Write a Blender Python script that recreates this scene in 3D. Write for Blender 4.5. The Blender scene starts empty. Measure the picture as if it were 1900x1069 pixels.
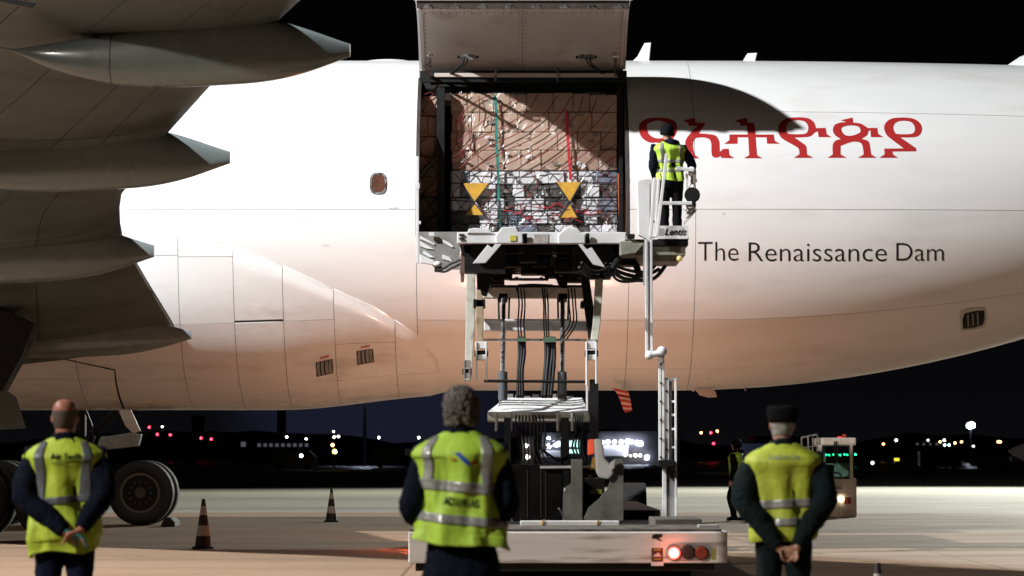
import bpy, bmesh, math, random
from mathutils import Vector, Matrix, noise
random.seed(7)
S = bpy.context.scene
COL = S.collection
PI = math.pi
R = math.radians

# ------------------------------------------------------------------ camera
CAM_Z = 1.4
FPX = 5278.0                      # focal length in pixels of the 1900 px wide photograph (a 100 mm lens)
PITCH = math.atan((848 - 534.5) / FPX)
cd = bpy.data.cameras.new('camera'); cam = bpy.data.objects.new('camera', cd); COL.objects.link(cam)
cam.location = (0, 0, CAM_Z); cam.rotation_euler = (PI / 2 + PITCH, 0, 0)
cd.sensor_width = 36; cd.lens = FPX / 1900 * 36; cd.clip_start = 0.5; cd.clip_end = 6000
cd.dof.use_dof = True; cd.dof.focus_distance = 50.0; cd.dof.aperture_fstop = 3.2
S.camera = cam
S.view_settings.view_transform = 'Standard'; S.view_settings.look = 'None'
S.view_settings.exposure = 0.0; S.view_settings.gamma = 1.0
try: S.view_settings.use_curve_mapping = False
except Exception: pass
S.render.engine = 'CYCLES'
S.cycles.use_denoising = True
S.cycles.max_bounces = 6; S.cycles.diffuse_bounces = 4; S.cycles.glossy_bounces = 3; S.cycles.transparent_max_bounces = 8
S.cycles.sample_clamp_indirect = 4.0

# ------------------------------------------------------------------ night sky
W = bpy.data.worlds.new('World'); S.world = W; W.use_nodes = True
nt = W.node_tree; nt.nodes.clear()
def wn(t, **k):
    n = nt.nodes.new(t)
    for a, b in k.items(): setattr(n, a, b)
    return n
geo = wn('ShaderNodeTexCoord'); sep = wn('ShaderNodeSeparateXYZ'); nt.links.new(geo.outputs['Generated'], sep.inputs[0])
ramp = wn('ShaderNodeValToRGB'); nt.links.new(sep.outputs['Z'], ramp.inputs[0])
cr = ramp.color_ramp
cr.elements[0].position = 0.0; cr.elements[0].color = (0.0034, 0.0031, 0.0042, 1)
cr.elements[1].position = 0.11; cr.elements[1].color = (0.0009, 0.0009, 0.0010, 1)
e = cr.elements.new(0.03); e.color = (0.0022, 0.0021, 0.0026, 1)
# bluish haze glow round the far mast, painted into the sky colour
dt = wn('ShaderNodeVectorMath', operation='DOT_PRODUCT'); nt.links.new(geo.outputs['Generated'], dt.inputs[0]); dt.inputs[1].default_value = Vector((-0.05, 1, 0.028)).normalized()
gl = wn('ShaderNodeMapRange', interpolation_type='SMOOTHERSTEP'); nt.links.new(dt.outputs['Value'], gl.inputs['Value'])
gl.inputs['From Min'].default_value = math.cos(0.062); gl.inputs['From Max'].default_value = 1.0
gm = wn('ShaderNodeVectorMath', operation='SCALE'); gm.inputs[0].default_value = (0.0065, 0.008, 0.019); nt.links.new(gl.outputs[0], gm.inputs['Scale'])
ga = wn('ShaderNodeVectorMath', operation='ADD'); nt.links.new(ramp.outputs[0], ga.inputs[0]); nt.links.new(gm.outputs[0], ga.inputs[1])
bg = wn('ShaderNodeBackground'); bg.inputs['Strength'].default_value = 1.0
nt.links.new(ga.outputs[0], bg.inputs['Color'])
out = wn('ShaderNodeOutputWorld'); nt.links.new(bg.outputs[0], out.inputs[0])

# ------------------------------------------------------------------ apron floodlights (lamps on masts left of and behind the picture)
def flood(name, loc, aim, energy, color, size=0.9, spot=100, blend=0.6):
    l = bpy.data.lights.new(name, 'SPOT'); l.energy = energy; l.color = color
    l.shadow_soft_size = size; l.spot_size = R(spot); l.spot_blend = blend
    o = bpy.data.objects.new(name, l); COL.objects.link(o); o.location = loc
    d = Vector(aim) - Vector(loc); o.rotation_euler = d.to_track_quat('-Z', 'Y').to_euler()
    return o
MAST_A = (-24.0, 30.5, 25.6)
MAST_C = (-27.0, 1.0, 21.0)
MAST_B = (38.0, 150.0, 27.0)
flood('floodlight_main', MAST_A, (3, 47, 3), 116000, (0.975, 0.985, 1.0), 0.35, 105, 0.8)
flood('floodlight_front', MAST_C, (1, 19, 0), 46000, (1.0, 0.94, 0.86), 0.5, 56, 0.45)
flood('floodlight_back', MAST_B, (6, 100, 0), 400000, (1.0, 1.0, 0.88), 1.0, 62, 0.9)

# ------------------------------------------------------------------ photo geometry helpers
CP, SP = math.cos(PITCH), math.sin(PITCH)
def P(px, py, Y):
    """world point at world depth Y seen at pixel px,py of the photograph"""
    u = (px - 950) / FPX; v = (534.5 - py) / FPX
    dx, dy, dz = u, CP - v * SP, SP + v * CP
    t = Y / dy
    return Vector((dx * t, Y, CAM_Z + dz * t))

# ------------------------------------------------------------------ materials
def mat(name, color, rough=0.6, metal=0.0, var=0.0, vscale=3.0, bump=0.0, bscale=40.0, coat=0.0,
        emit=None, estr=0.0, stretch=(1, 1, 1), spec=0.5, sheen=0.0, dirt=None, dscale=0.6, dlo=0.5, dhi=0.75):
    m = bpy.data.materials.new(name); m.use_nodes = True
    n = m.node_tree; b = n.nodes['Principled BSDF']
    b.inputs['Base Color'].default_value = (*color, 1)
    b.inputs['Roughness'].default_value = rough; b.inputs['Metallic'].default_value = metal
    b.inputs['Specular IOR Level'].default_value = spec
    if coat: b.inputs['Coat Weight'].default_value = coat; b.inputs['Coat Roughness'].default_value = 0.12
    if sheen: b.inputs['Sheen Weight'].default_value = sheen
    g = n.nodes.new('ShaderNodeNewGeometry'); mp = n.nodes.new('ShaderNodeMapping')
    mp.inputs['Scale'].default_value = stretch
    n.links.new(g.outputs['Position'], mp.inputs['Vector'])
    csock = None
    if var:
        t = n.nodes.new('ShaderNodeTexNoise'); t.inputs['Scale'].default_value = vscale; t.inputs['Detail'].default_value = 6
        t.inputs['Roughness'].default_value = 0.62
        n.links.new(mp.outputs[0], t.inputs['Vector'])
        r = n.nodes.new('ShaderNodeMapRange'); r.inputs['From Min'].default_value = 0.3; r.inputs['From Max'].default_value = 0.7
        r.inputs['To Min'].default_value = 1 - var; r.inputs['To Max'].default_value = 1 + var
        n.links.new(t.outputs['Fac'], r.inputs['Value'])
        mx = n.nodes.new('ShaderNodeVectorMath'); mx.operation = 'SCALE'
        mx.inputs[0].default_value = color; n.links.new(r.outputs[0], mx.inputs['Scale'])
        csock = mx.outputs[0]
        r2 = n.nodes.new('ShaderNodeMapRange'); r2.inputs['From Min'].default_value = 0.3; r2.inputs['From Max'].default_value = 0.7
        r2.inputs['To Min'].default_value = max(0.02, rough - 0.12); r2.inputs['To Max'].default_value = min(1, rough + 0.12)
        n.links.new(t.outputs['Fac'], r2.inputs['Value']); n.links.new(r2.outputs[0], b.inputs['Roughness'])
    if dirt:
        t2 = n.nodes.new('ShaderNodeTexNoise'); t2.inputs['Scale'].default_value = dscale; t2.inputs['Detail'].default_value = 8
        n.links.new(mp.outputs[0], t2.inputs['Vector'])
        r3 = n.nodes.new('ShaderNodeMapRange'); r3.inputs['From Min'].default_value = dlo; r3.inputs['From Max'].default_value = dhi
        n.links.new(t2.outputs['Fac'], r3.inputs['Value'])
        mm = n.nodes.new('ShaderNodeMix'); mm.data_type = 'RGBA'
        n.links.new(r3.outputs[0], mm.inputs['Factor'])
        if csock: n.links.new(csock, mm.inputs[6])
        else: mm.inputs[6].default_value = (*color, 1)
        mm.inputs[7].default_value = (*dirt, 1)
        csock = mm.outputs[2]
    if csock: n.links.new(csock, b.inputs['Base Color'])
    if bump:
        t3 = n.nodes.new('ShaderNodeTexNoise'); t3.inputs['Scale'].default_value = bscale; t3.inputs['Detail'].default_value = 4
        n.links.new(mp.outputs[0], t3.inputs['Vector'])
        bu = n.nodes.new('ShaderNodeBump'); bu.inputs['Strength'].default_value = bump; bu.inputs['Distance'].default_value = 0.02
        n.links.new(t3.outputs['Fac'], bu.inputs['Height']); n.links.new(bu.outputs[0], b.inputs['Normal'])
    if emit:
        b.inputs['Emission Color'].default_value = (*emit, 1); b.inputs['Emission Strength'].default_value = estr
    return m

M = {}
M['skin_paint'] = mat('white_aircraft_paint', (0.80, 0.80, 0.79), 0.38, var=0.035, vscale=0.5, coat=0.25, stretch=(0.5, 1, 2.2),
                      dirt=(0.69, 0.675, 0.65), dscale=0.9, dlo=0.55, dhi=0.8, bump=0.05, bscale=1.1)
M['fairing_paint'] = mat('fairing_paint', (0.80, 0.80, 0.79), 0.30, var=0.03, vscale=0.8, coat=0.4, dirt=(0.52, 0.47, 0.42), dscale=1.3, dlo=0.56, dhi=0.8, stretch=(.6, 1, 1.6), bump=0.06, bscale=1.5)
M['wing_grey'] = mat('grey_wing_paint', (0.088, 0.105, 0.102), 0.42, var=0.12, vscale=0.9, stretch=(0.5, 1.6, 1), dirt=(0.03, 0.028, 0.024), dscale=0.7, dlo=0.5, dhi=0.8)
M['pod_grey'] = mat('flap_fairing_paint', (0.175, 0.205, 0.205), 0.27, var=0.05, vscale=1.2, coat=0.4)
M['seam'] = mat('dark_seam', (0.06, 0.055, 0.05), 0.8)
M['black'] = mat('black_metal', (0.008, 0.008, 0.008), 0.6, var=0.3, vscale=6, spec=.25)
M['rubber'] = mat('tyre_rubber', (0.014, 0.014, 0.014), 0.8, var=0.25, vscale=9)
M['lining'] = mat('door_lining', (0.46, 0.40, 0.36), 0.55, var=0.07, vscale=2.2, dirt=(0.30, 0.22, 0.18), dscale=1.6, dlo=0.55, dhi=0.85)
M['red_paint'] = mat('red_lettering', (0.42, 0.022, 0.022), 0.45)
M['black_paint'] = mat('black_lettering', (0.010, 0.010, 0.011), 0.4)
M['metal'] = mat('bare_metal', (0.55, 0.55, 0.53), 0.32, 1.0, var=0.12, vscale=12)
M['white_steel'] = mat('white_painted_steel', (0.66, 0.66, 0.66), 0.42, var=0.06, vscale=3, dirt=(0.30, 0.27, 0.23), dscale=2.2, dlo=0.6, dhi=0.78)
M['grey_steel'] = mat('grey_painted_steel', (0.23, 0.23, 0.215), 0.5, var=0.12, vscale=4, dirt=(0.09, 0.08, 0.07), dscale=2.5, dlo=0.5, dhi=0.8)
M['olive_steel'] = mat('olive_grey_steel', (0.27, 0.27, 0.22), 0.5, var=0.15, vscale=4, dirt=(0.06, 0.055, 0.04), dscale=3, dlo=0.5, dhi=0.8)
M['tan_steel'] = mat('tan_worn_steel', (0.42, 0.33, 0.22), 0.55, var=0.2, vscale=6, dirt=(0.14, 0.09, 0.05), dscale=6, dlo=0.5, dhi=0.7)
M['dirty_deck'] = mat('dirty_deck_steel', (0.10, 0.085, 0.07), 0.7, var=0.4, vscale=9, bump=0.6, bscale=50, dirt=(0.04, 0.035, 0.03), dscale=5, dlo=0.45, dhi=0.65)
M['hose'] = mat('black_hose_rubber', (0.008, 0.008, 0.009), 0.55, spec=.25)

# ------------------------------------------------------------------ object helpers
WLOC = {}
def link(o):
    COL.objects.link(o); return o
def empty(name, loc, label=None, cat=None, group=None):
    o = bpy.data.objects.new(name, None); link(o); o.location = loc; o.empty_display_size = 0.3
    WLOC[o.name] = Vector(loc)
    if label: o['label'] = label
    if cat: o['category'] = cat
    if group: o['group'] = group
    return o
def add_mesh(name, me, m, parent=None, smooth=False, label=None, cat=None, group=None, kind=None, recentre=True, bevel=0):
    """me in world coordinates; its origin is moved to the bottom centre of its bounds"""
    vs = me.vertices
    if len(vs) and recentre:
        n = len(vs); co = [0.0] * (3 * n); vs.foreach_get('co', co)
        xs, ys, zs = co[0::3], co[1::3], co[2::3]
        c = Vector(((min(xs) + max(xs)) / 2, (min(ys) + max(ys)) / 2, min(zs)))
        me.transform(Matrix.Translation(-c))
    else: c = Vector((0, 0, 0))
    if m is not None:
        if isinstance(m, (list, tuple)):
            for q in m: me.materials.append(q)
        else: me.materials.append(m)
    if smooth:
        me.polygons.foreach_set('use_smooth', [True] * len(me.polygons))
    o = bpy.data.objects.new(name, me); link(o)
    if parent is not None:
        o.parent = parent; o.location = c - WLOC[parent.name]
    else: o.location = c
    WLOC[o.name] = c.copy()
    if label: o['label'] = label
    if cat: o['category'] = cat
    if group: o['group'] = group
    if kind: o['kind'] = kind
    if bevel:
        b = o.modifiers.new('bevel', 'BEVEL'); b.width = bevel; b.segments = 2; b.limit_method = 'ANGLE'; b.angle_limit = R(40)
        b.harden_normals = False
    return o
class MB:
    def __init__(s): s.v = []; s.f = []
    def add(s, vs, fs):
        k = len(s.v); s.v += [tuple(v) for v in vs]; s.f += [tuple(i + k for i in f) for f in fs]; return s
    def box(s, a, b):
        x0, y0, z0 = [min(a[i], b[i]) for i in range(3)]; x1, y1, z1 = [max(a[i], b[i]) for i in range(3)]
        return s.add([(x0,y0,z0),(x1,y0,z0),(x1,y1,z0),(x0,y1,z0),(x0,y0,z1),(x1,y0,z1),(x1,y1,z1),(x0,y1,z1)],
              [(0,3,2,1),(4,5,6,7),(0,1,5,4),(1,2,6,5),(2,3,7,6),(3,0,4,7)])
    def bar(s, p, q, w, t, up=(0, 0, 1)):
        p = Vector(p); q = Vector(q); d = (q - p).normalized(); u = Vector(up)
        if abs(d.dot(u)) > 0.98: u = Vector((0, 1, 0))
        a = d.cross(u).normalized() * (w / 2); b = a.cross(d).normalized() * (t / 2)
        vs = [p-a-b, p+a-b, p+a+b, p-a+b, q-a-b, q+a-b, q+a+b, q-a+b]
        return s.add(vs, [(0,3,2,1),(4,5,6,7),(0,1,5,4),(1,2,6,5),(2,3,7,6),(3,0,4,7)])
    def cyl(s, p, q, r, r2=None, n=16):
        p = Vector(p); q = Vector(q); r2 = r if r2 is None else r2; d = (q - p).normalized()
        u = Vector((0, 0, 1)) if abs(d.z) < 0.9 else Vector((1, 0, 0))
        a = d.cross(u).normalized(); b = d.cross(a)
        vs = []
        for k in range(n):
            w = 2 * PI * k / n; e = a * math.cos(w) + b * math.sin(w); vs += [p + e * r, q + e * r2]
        fs = [(2*k, (2*k+2) % (2*n), (2*k+3) % (2*n), 2*k+1) for k in range(n)]
        fs += [tuple(2*k for k in reversed(range(n))), tuple(2*k+1 for k in range(n))]
        return s.add(vs, fs)
    def tube(s, pts, r, n=8, sub=6, cap=True):
        pts = [Vector(p) for p in pts]; rr = r if isinstance(r, (list, tuple)) else [r] * len(pts)
        if len(pts) > 2 and sub > 1:
            q, qr = [], []
            for i in range(len(pts) - 1):
                p0 = pts[max(i-1, 0)]; p1 = pts[i]; p2 = pts[i+1]; p3 = pts[min(i+2, len(pts)-1)]
                for k in range(sub):
                    t = k / sub
                    q.append(0.5*((2*p1)+(-p0+p2)*t+(2*p0-5*p1+4*p2-p3)*t*t+(-p0+3*p1-3*p2+p3)*t**3)); qr.append(rr[i]*(1-t)+rr[i+1]*t)
            q.append(pts[-1]); qr.append(rr[-1]); pts, rr = q, qr
        vs, fs = [], []; prev = None
        for i, p in enumerate(pts):
            d = (pts[min(i+1, len(pts)-1)] - pts[max(i-1, 0)]).normalized()
            if prev is None:
                u = Vector((0, 0, 1)) if abs(d.z) < 0.9 else Vector((1, 0, 0)); a = d.cross(u).normalized()
            else: a = (prev - d * prev.dot(d)).normalized()
            prev = a; b = d.cross(a)
            for k in range(n):
                w = 2*PI*k/n; vs.append(p + (a*math.cos(w) + b*math.sin(w)) * rr[i])
        for i in range(len(pts)-1):
            for k in range(n):
                fs.append((i*n+k, i*n+(k+1) % n, (i+1)*n+(k+1) % n, (i+1)*n+k))
        if cap: fs += [tuple(reversed(range(n))), tuple((len(pts)-1)*n+k for k in range(n))]
        return s.add(vs, fs)
    def prism(s, pts, d):
        """closed outline of 3-D points pushed along vector d"""
        n = len(pts); d = Vector(d); vs = [Vector(p) for p in pts] + [Vector(p) + d for p in pts]
        fs = [tuple(range(n)), tuple(reversed(range(n, 2*n)))] + [(k, k+n, (k+1) % n + n, (k+1) % n) for k in range(n)]
        return s.add(vs, fs)
    def ball(s, c, r, nu=16, nv=10, sc=(1,1,1)):
        c = Vector(c); vs, fs = [], []
        for j in range(nv+1):
            for i in range(nu):
                a = 2*PI*i/nu; b = PI*j/nv
                vs.append(c + Vector((r*sc[0]*math.sin(b)*math.cos(a), r*sc[1]*math.sin(b)*math.sin(a), r*sc[2]*math.cos(b))))
        for j in range(nv):
            for i in range(nu): fs.append((j*nu+i, (j+1)*nu+i, (j+1)*nu+(i+1) % nu, j*nu+(i+1) % nu))
        return s.add(vs, fs)
    def rings(s, rings, cap=True, close=True):
        n = len(rings[0]); vs = [p for r in rings for p in r]; fs = []
        for i in range(len(rings)-1):
            for k in range(n if close else n-1): fs.append((i*n+k, i*n+(k+1) % n, (i+1)*n+(k+1) % n, (i+1)*n+k))
        if cap: fs += [tuple(reversed(range(n))), tuple((len(rings)-1)*n+k for k in range(n))]
        return s.add(vs, fs)
    def mesh(s, name='m', fix=True):
        me = bpy.data.meshes.new(name); me.from_pydata(s.v, [], s.f)
        if fix:
            bm = bmesh.new(); bm.from_mesh(me); bmesh.ops.recalc_face_normals(bm, faces=bm.faces); bm.to_mesh(me); bm.free()
        me.validate(); me.update(); return me
    def build(s, name, m, parent=None, **k):
        return add_mesh(name, s.mesh(name), m, parent, **k)
def pbox(b, x0, y0, x1, y1, Y, d):
    """box whose front face shows as the pixel rectangle at depth Y, d metres deep"""
    p = P(x0, y0, Y); q = P(x1, y1, Y); return b.box((p.x, Y, p.z), (q.x, Y + d, q.z))
def ppoly(b, pts, Y, d): return b.prism([P(x, y, Y) for x, y in pts], (0, d, 0))
def pbar(b, p, q, w, t): return b.bar(P(*p), P(*q), w, t, up=(0, 1, 0))
def pcyl(b, p, q, r, r2=None, n=14): return b.cyl(P(*p), P(*q), r, r2, n)
def ptube(b, pts, r, n=7, sub=6): return b.tube([P(*p) for p in pts], r, n, sub)

def flat_mesh(loops):
    """fills 2-D outlines (holes allowed) and returns verts, tris"""
    cu = bpy.data.curves.new('t', 'CURVE'); cu.dimensions = '2D'; cu.fill_mode = 'BOTH'
    for L in loops:
        sp = cu.splines.new('POLY'); sp.points.add(len(L)-1)
        for i, (x, y) in enumerate(L): sp.points[i].co = (x, y, 0, 1)
        sp.use_cyclic_u = True
    ob = bpy.data.objects.new('t', cu); link(ob)
    me = bpy.data.meshes.new_from_object(ob.evaluated_get(bpy.context.evaluated_depsgraph_get()))
    bpy.data.objects.remove(ob); return me
def text_mesh(txt, size=1.0, shear=0.0, bold=0.0, spacing=1.0):
    cu = bpy.data.curves.new('t', 'FONT'); cu.body = txt; cu.size = size; cu.shear = shear; cu.offset = bold
    cu.space_character = spacing; cu.resolution_u = 4
    ob = bpy.data.objects.new('t', cu); link(ob)
    me = bpy.data.meshes.new_from_object(ob.evaluated_get(bpy.context.evaluated_depsgraph_get()))
    bpy.data.objects.remove(ob); return me
def slice_mesh(me, lo, hi, step, axis=1):
    bm = bmesh.new(); bm.from_mesh(me)
    v = lo + step
    while v < hi:
        co = [0, 0, 0]; co[axis] = v; no = [0, 0, 0]; no[axis] = 1
        bmesh.ops.bisect_plane(bm, geom=bm.verts[:] + bm.edges[:] + bm.faces[:], plane_co=co, plane_no=no); v += step
    bm.to_mesh(me); bm.free()
def bounds2(me):
    xs = [v.co.x for v in me.vertices]; ys = [v.co.y for v in me.vertices]; return min(xs), max(xs), min(ys), max(ys)
# ================================================================== GROUND AND HORIZON
def slab(name, x0, x1, y0, y1, z, m, **k):
    b = MB(); b.add([(x0,y0,z),(x1,y0,z),(x1,y1,z),(x0,y1,z)], [(0,1,2,3)])
    return b.build(name, m, kind='structure', **k)
def ground_mat(name, c1, c2, joint, jx, jy):
    m = bpy.data.materials.new(name); m.use_nodes = True; n = m.node_tree; b = n.nodes['Principled BSDF']
    g = n.nodes.new('ShaderNodeNewGeometry')
    def noise_(scale, st, det=7, rough=0.6):
        mp = n.nodes.new('ShaderNodeMapping'); mp.inputs['Scale'].default_value = st; n.links.new(g.outputs['Position'], mp.inputs[0])
        t = n.nodes.new('ShaderNodeTexNoise'); t.inputs['Scale'].default_value = scale; t.inputs['Detail'].default_value = det; t.inputs['Roughness'].default_value = rough
        n.links.new(mp.outputs[0], t.inputs['Vector']); return t.outputs['Fac']
    def rng(s, a, b_, c=0.0, d=1.0):
        r = n.nodes.new('ShaderNodeMapRange'); r.inputs['From Min'].default_value = a; r.inputs['From Max'].default_value = b_
        r.inputs['To Min'].default_value = c; r.inputs['To Max'].default_value = d; n.links.new(s, r.inputs['Value']); return r.outputs[0]
    def mix(f, a, b_):
        x = n.nodes.new('ShaderNodeMix'); x.data_type = 'RGBA'; n.links.new(f, x.inputs['Factor'])
        for s, i in ((a, 6), (b_, 7)):
            if isinstance(s, tuple): x.inputs[i].default_value = (*s, 1)
            else: n.links.new(s, x.inputs[i])
        return x.outputs[2]
    big = noise_(0.05, (0.12, 1, 1)); mid = noise_(0.8, (0.35, 1, 1)); fine = noise_(14, (1, 1, 1), 5)
    marks = noise_(0.6, (0.06, 1.6, 1), 6, 0.7)
    col = mix(rng(big, 0.35, 0.65), c1, c2)
    dk = tuple(x * 0.42 for x in c1)
    col = mix(rng(mid, 0.5, 0.8, 0, 0.55), col, dk)
    col = mix(rng(marks, 0.54, 0.70, 0, 0.85), col, tuple(x * 0.2 for x in c1))
    patchn = noise_(0.16, (0.3, 1, 1), 3); col = mix(rng(patchn, 0.50, 0.56, 0, 0.30), col, tuple(x * 0.55 for x in c2))
    col = mix(rng(fine, 0.45, 0.75, 0, 0.35), col, tuple(x * 0.6 for x in c2))
    # wandering hairline cracks
    for sc_, w_ in ((0.45, 0.0035), (1.1, 0.004)):
        cn = noise_(sc_, (1, 1, 1), 3); sb = n.nodes.new('ShaderNodeMath'); sb.operation = 'SUBTRACT'; sb.inputs[1].default_value = 0.52; n.links.new(cn, sb.inputs[0])
        ab = n.nodes.new('ShaderNodeMath'); ab.operation = 'ABSOLUTE'; n.links.new(sb.outputs[0], ab.inputs[0])
        col = mix(rng(ab.outputs[0], 0.0, w_, 0.6, 0.0), col, tuple(x * 0.3 for x in c1))
    oil = noise_(1.7, (.8, 1, 1), 2); col = mix(rng(oil, 0.70, 0.76, 0, 0.7), col, tuple(x * 0.2 for x in c1))
    if joint:   # slab joints
        sx = n.nodes.new('ShaderNodeSeparateXYZ'); n.links.new(g.outputs['Position'], sx.inputs[0])
        def grid(sock, per, off, w):
            a = n.nodes.new('ShaderNodeMath'); a.operation = 'ADD'; a.inputs[1].default_value = off; n.links.new(sock, a.inputs[0])
            f = n.nodes.new('ShaderNodeMath'); f.operation = 'PINGPONG'; f.inputs[1].default_value = per / 2; n.links.new(a.outputs[0], f.inputs[0])
            l = n.nodes.new('ShaderNodeMath'); l.operation = 'LESS_THAN'; l.inputs[1].default_value = w; n.links.new(f.outputs[0], l.inputs[0]); return l.outputs[0]
        mx = n.nodes.new('ShaderNodeMath'); mx.operation = 'MAXIMUM'
        n.links.new(grid(sx.outputs['X'], jx, 1.3, 0.02), mx.inputs[0]); n.links.new(grid(sx.outputs['Y'], jy, 2.0, 0.02), mx.inputs[1])
        sc = n.nodes.new('ShaderNodeMath'); sc.operation = 'MULTIPLY'; sc.inputs[1].default_value = 0.7; n.links.new(mx.outputs[0], sc.inputs[0])
        col = mix(sc.outputs[0], col, tuple(x * 0.25 for x in c1))
    n.links.new(col, b.inputs['Base Color'])
    n.links.new(rng(mid, 0.35, 0.7, 0.9, 0.7), b.inputs['Roughness'])
    b.inputs['Specular IOR Level'].default_value = 0.2
    bu = n.nodes.new('ShaderNodeBump'); bu.inputs['Strength'].default_value = 0.35; bu.inputs['Distance'].default_value = 0.01
    n.links.new(fine, bu.inputs['Height']); n.links.new(bu.outputs[0], b.inputs['Normal'])
    return m
M['concrete'] = ground_mat('apron_concrete', (0.275, 0.175, 0.108), (0.235, 0.162, 0.108), True, 7.5, 7.5)
M['concrete_far'] = ground_mat('pale_concrete', (0.42, 0.385, 0.31), (0.25, 0.265, 0.245), True, 7.5, 15)
M['asphalt'] = mat('dark_asphalt', (0.028, 0.027, 0.030), 0.30, var=0.4, vscale=0.05, stretch=(0.3, 1, 1), bump=0.25, bscale=0.8)
M['far_land'] = mat('dark_hills', (0.02, 0.019, 0.018), 0.95, var=0.3, vscale=0.02)
slab('ground', -3500, 3500, -400, 5000, -0.012, M['asphalt'])
slab('apron', -260, 260, -60, 72, 0.0, M['concrete'])
slab('far_apron', -260, 260, 72, 330, 0.0, M['concrete_far'])
# low dark hills on the horizon
b = MB(); n_ = 160
for k in range(n_ + 1):
    x = -1400 + 2800 * k / n_
    h = 14 + 12 * noise.noise(Vector((x * 0.006, 0.3, 0))) + 4 * noise.noise(Vector((x * 0.05, 2.3, 0)))
    b.v += [(x, 2300, -1), (x, 2330, h * 0.8), (x, 2500, h * 1.3), (x, 2600, -1)]
for k in range(n_):
    for j in range(3): b.f.append((4*k+j, 4*k+4+j, 4*k+5+j, 4*k+1+j))
b.build('hills', M['far_land'], kind='structure', smooth=True)

# ================================================================== AIRPLANE
AX_Y, ZC, RF = 53.4, 5.745, 3.1
def smooth01(t): t = max(0.0, min(1.0, t)); return t*t*(3-2*t)
def prof(x):
    """centre height, vertical radius, horizontal radius of the fuselage at station x"""
    bot, top, ry = ZC - RF, ZC + RF, RF
    if x > 3:
        d = x - 3
        if d < 9: bot += 0.0223*d*d; top -= 0.002*d*d; ry -= 0.0075*d*d
        else: bot += 1.806 + (d-9)*0.36; top -= 0.162 + (d-9)*0.05; ry -= 0.6075 + (d-9)*0.20
        ry = max(ry, 0.12)
        if top - bot < 0.3: bot = top - 0.3
    if x < -31:
        t = min(1.0, (-31 - x) / 9.5); k = math.sqrt(max(0.0, 1 - t**2.2)); k = max(k, 0.02)
        c = ZC - 0.9*t; return c, RF*k, RF*k
    return (top+bot)/2, (top-bot)/2, ry
def F(x, th, off=0.0):
    c, rz, ry = prof(x); return Vector((x, AX_Y - (ry+off)*math.cos(th), c + (rz+off)*math.sin(th)))
def pix2fus(px, py, off=0.0):
    u = (px-950)/FPX; v = (534.5-py)/FPX; dx, dy, dz = u, CP-v*SP, SP+v*CP; k = dz/dy; x = 0.0
    for _ in range(5):
        c, rz, ry = prof(x); rz += off; ry += off
        A = 1/ry**2 + k*k/rz**2; B = -2*AX_Y/ry**2 + 2*k*(CAM_Z-c)/rz**2; C = AX_Y**2/ry**2 + (CAM_Z-c)**2/rz**2 - 1
        D = max(0.0, B*B-4*A*C); Y = (-B - math.sqrt(D))/(2*A); x = Y*dx/dy
    z = CAM_Z + k*Y; return x, math.atan2((z-c)/rz, (AX_Y-Y)/ry)

plane = empty('cargo_airplane', (-8.0, AX_Y, 0), 'white wide-body cargo airplane with its side cargo door raised and red Ethiopic lettering', 'airplane')
def patch(name, fn, u0, u1, v0, v1, nu, nv, m, parent, rim=0.02, gap=0.004, smooth=True, mesh_only=False):
    """surface patch fn(u,v,off) with its own folded-in rim"""
    b = MB(); nu = max(1, nu); nv = max(1, nv)
    g = [[fn(u0+(u1-u0)*i/nu, v0+(v1-v0)*j/nv, 0.0) for j in range(nv+1)] for i in range(nu+1)]
    vs = [p for r_ in g for p in r_]; w = nv+1
    b.add(vs, [(i*w+j, (i+1)*w+j, (i+1)*w+j+1, i*w+j+1) for i in range(nu) for j in range(nv)])
    if rim:
        edge = [(i, 0) for i in range(nu)] + [(nu, j) for j in range(nv)] + [(i, nv) for i in range(nu, 0, -1)] + [(0, j) for j in range(nv, 0, -1)]
        n = len(edge); top = [g[i][j] for i, j in edge]
        low = [fn(u0+(u1-u0)*i/nu, v0+(v1-v0)*j/nv, -rim) for i, j in edge]
        b.add(top+low, [(k, (k+1) % n, (k+1) % n + n, k+n) for k in range(n)])
    me = bpy.data.meshes.new(name); me.from_pydata(b.v, [], b.f); me.update()
    return me if mesh_only else add_mesh(name, me, m, parent, smooth=smooth)

DX0, DX1 = -1.70, 2.08             # main deck cargo door opening
TH0, TH1 = R(-8.0), R(56.0)
g_ = 0.0045; gt = 0.0014
def seam_shift(x, v):
    """keeps the mid-height seam level while the tail tapers"""
    if x < 3.26 or abs(v) > PI/2: return 0.0
    c, rz, ry = prof(min(x, 14)); z0 = ZC + RF*math.sin(R(0.8))
    return (math.asin(max(-.9, min(.9, (z0-c)/rz))) - R(0.8)) * (1-abs(v)/(PI/2))
xs_ = [-40.4, -36, -31, -25, -19, -13, -7.0, DX0, DX1, 3.26, 12, 17, 22.2]
ts_ = [R(-90), R(-62), R(-37.7), TH0, R(0.8), R(37), TH1, R(90), R(140), R(200), R(270)]
for i in range(len(xs_)-1):
    tl_ = ts_ if abs(xs_[i]-DX0) < .01 else [t for t in ts_ if t != TH0 and (t != TH1 or abs(xs_[i]-DX1) < .01) and (t != R(-37.7) or xs_[i] > 0)]
    for j in range(len(tl_)-1):
        x0, x1, t0, t1 = xs_[i], xs_[i+1], tl_[j], tl_[j+1]
        if abs(x0-DX0) < .01 and t0 >= TH0-.01 and t1 <= TH1+.01: continue
        patch('skin_panel', lambda u, v, o: F(u, v+seam_shift(u, v), o), x0+g_, x1-g_, t0+gt, t1-gt, max(2, int((x1-x0)/0.5)), max(2, int((t1-t0)/R(3.5))), M['skin_paint'], plane)
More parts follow.
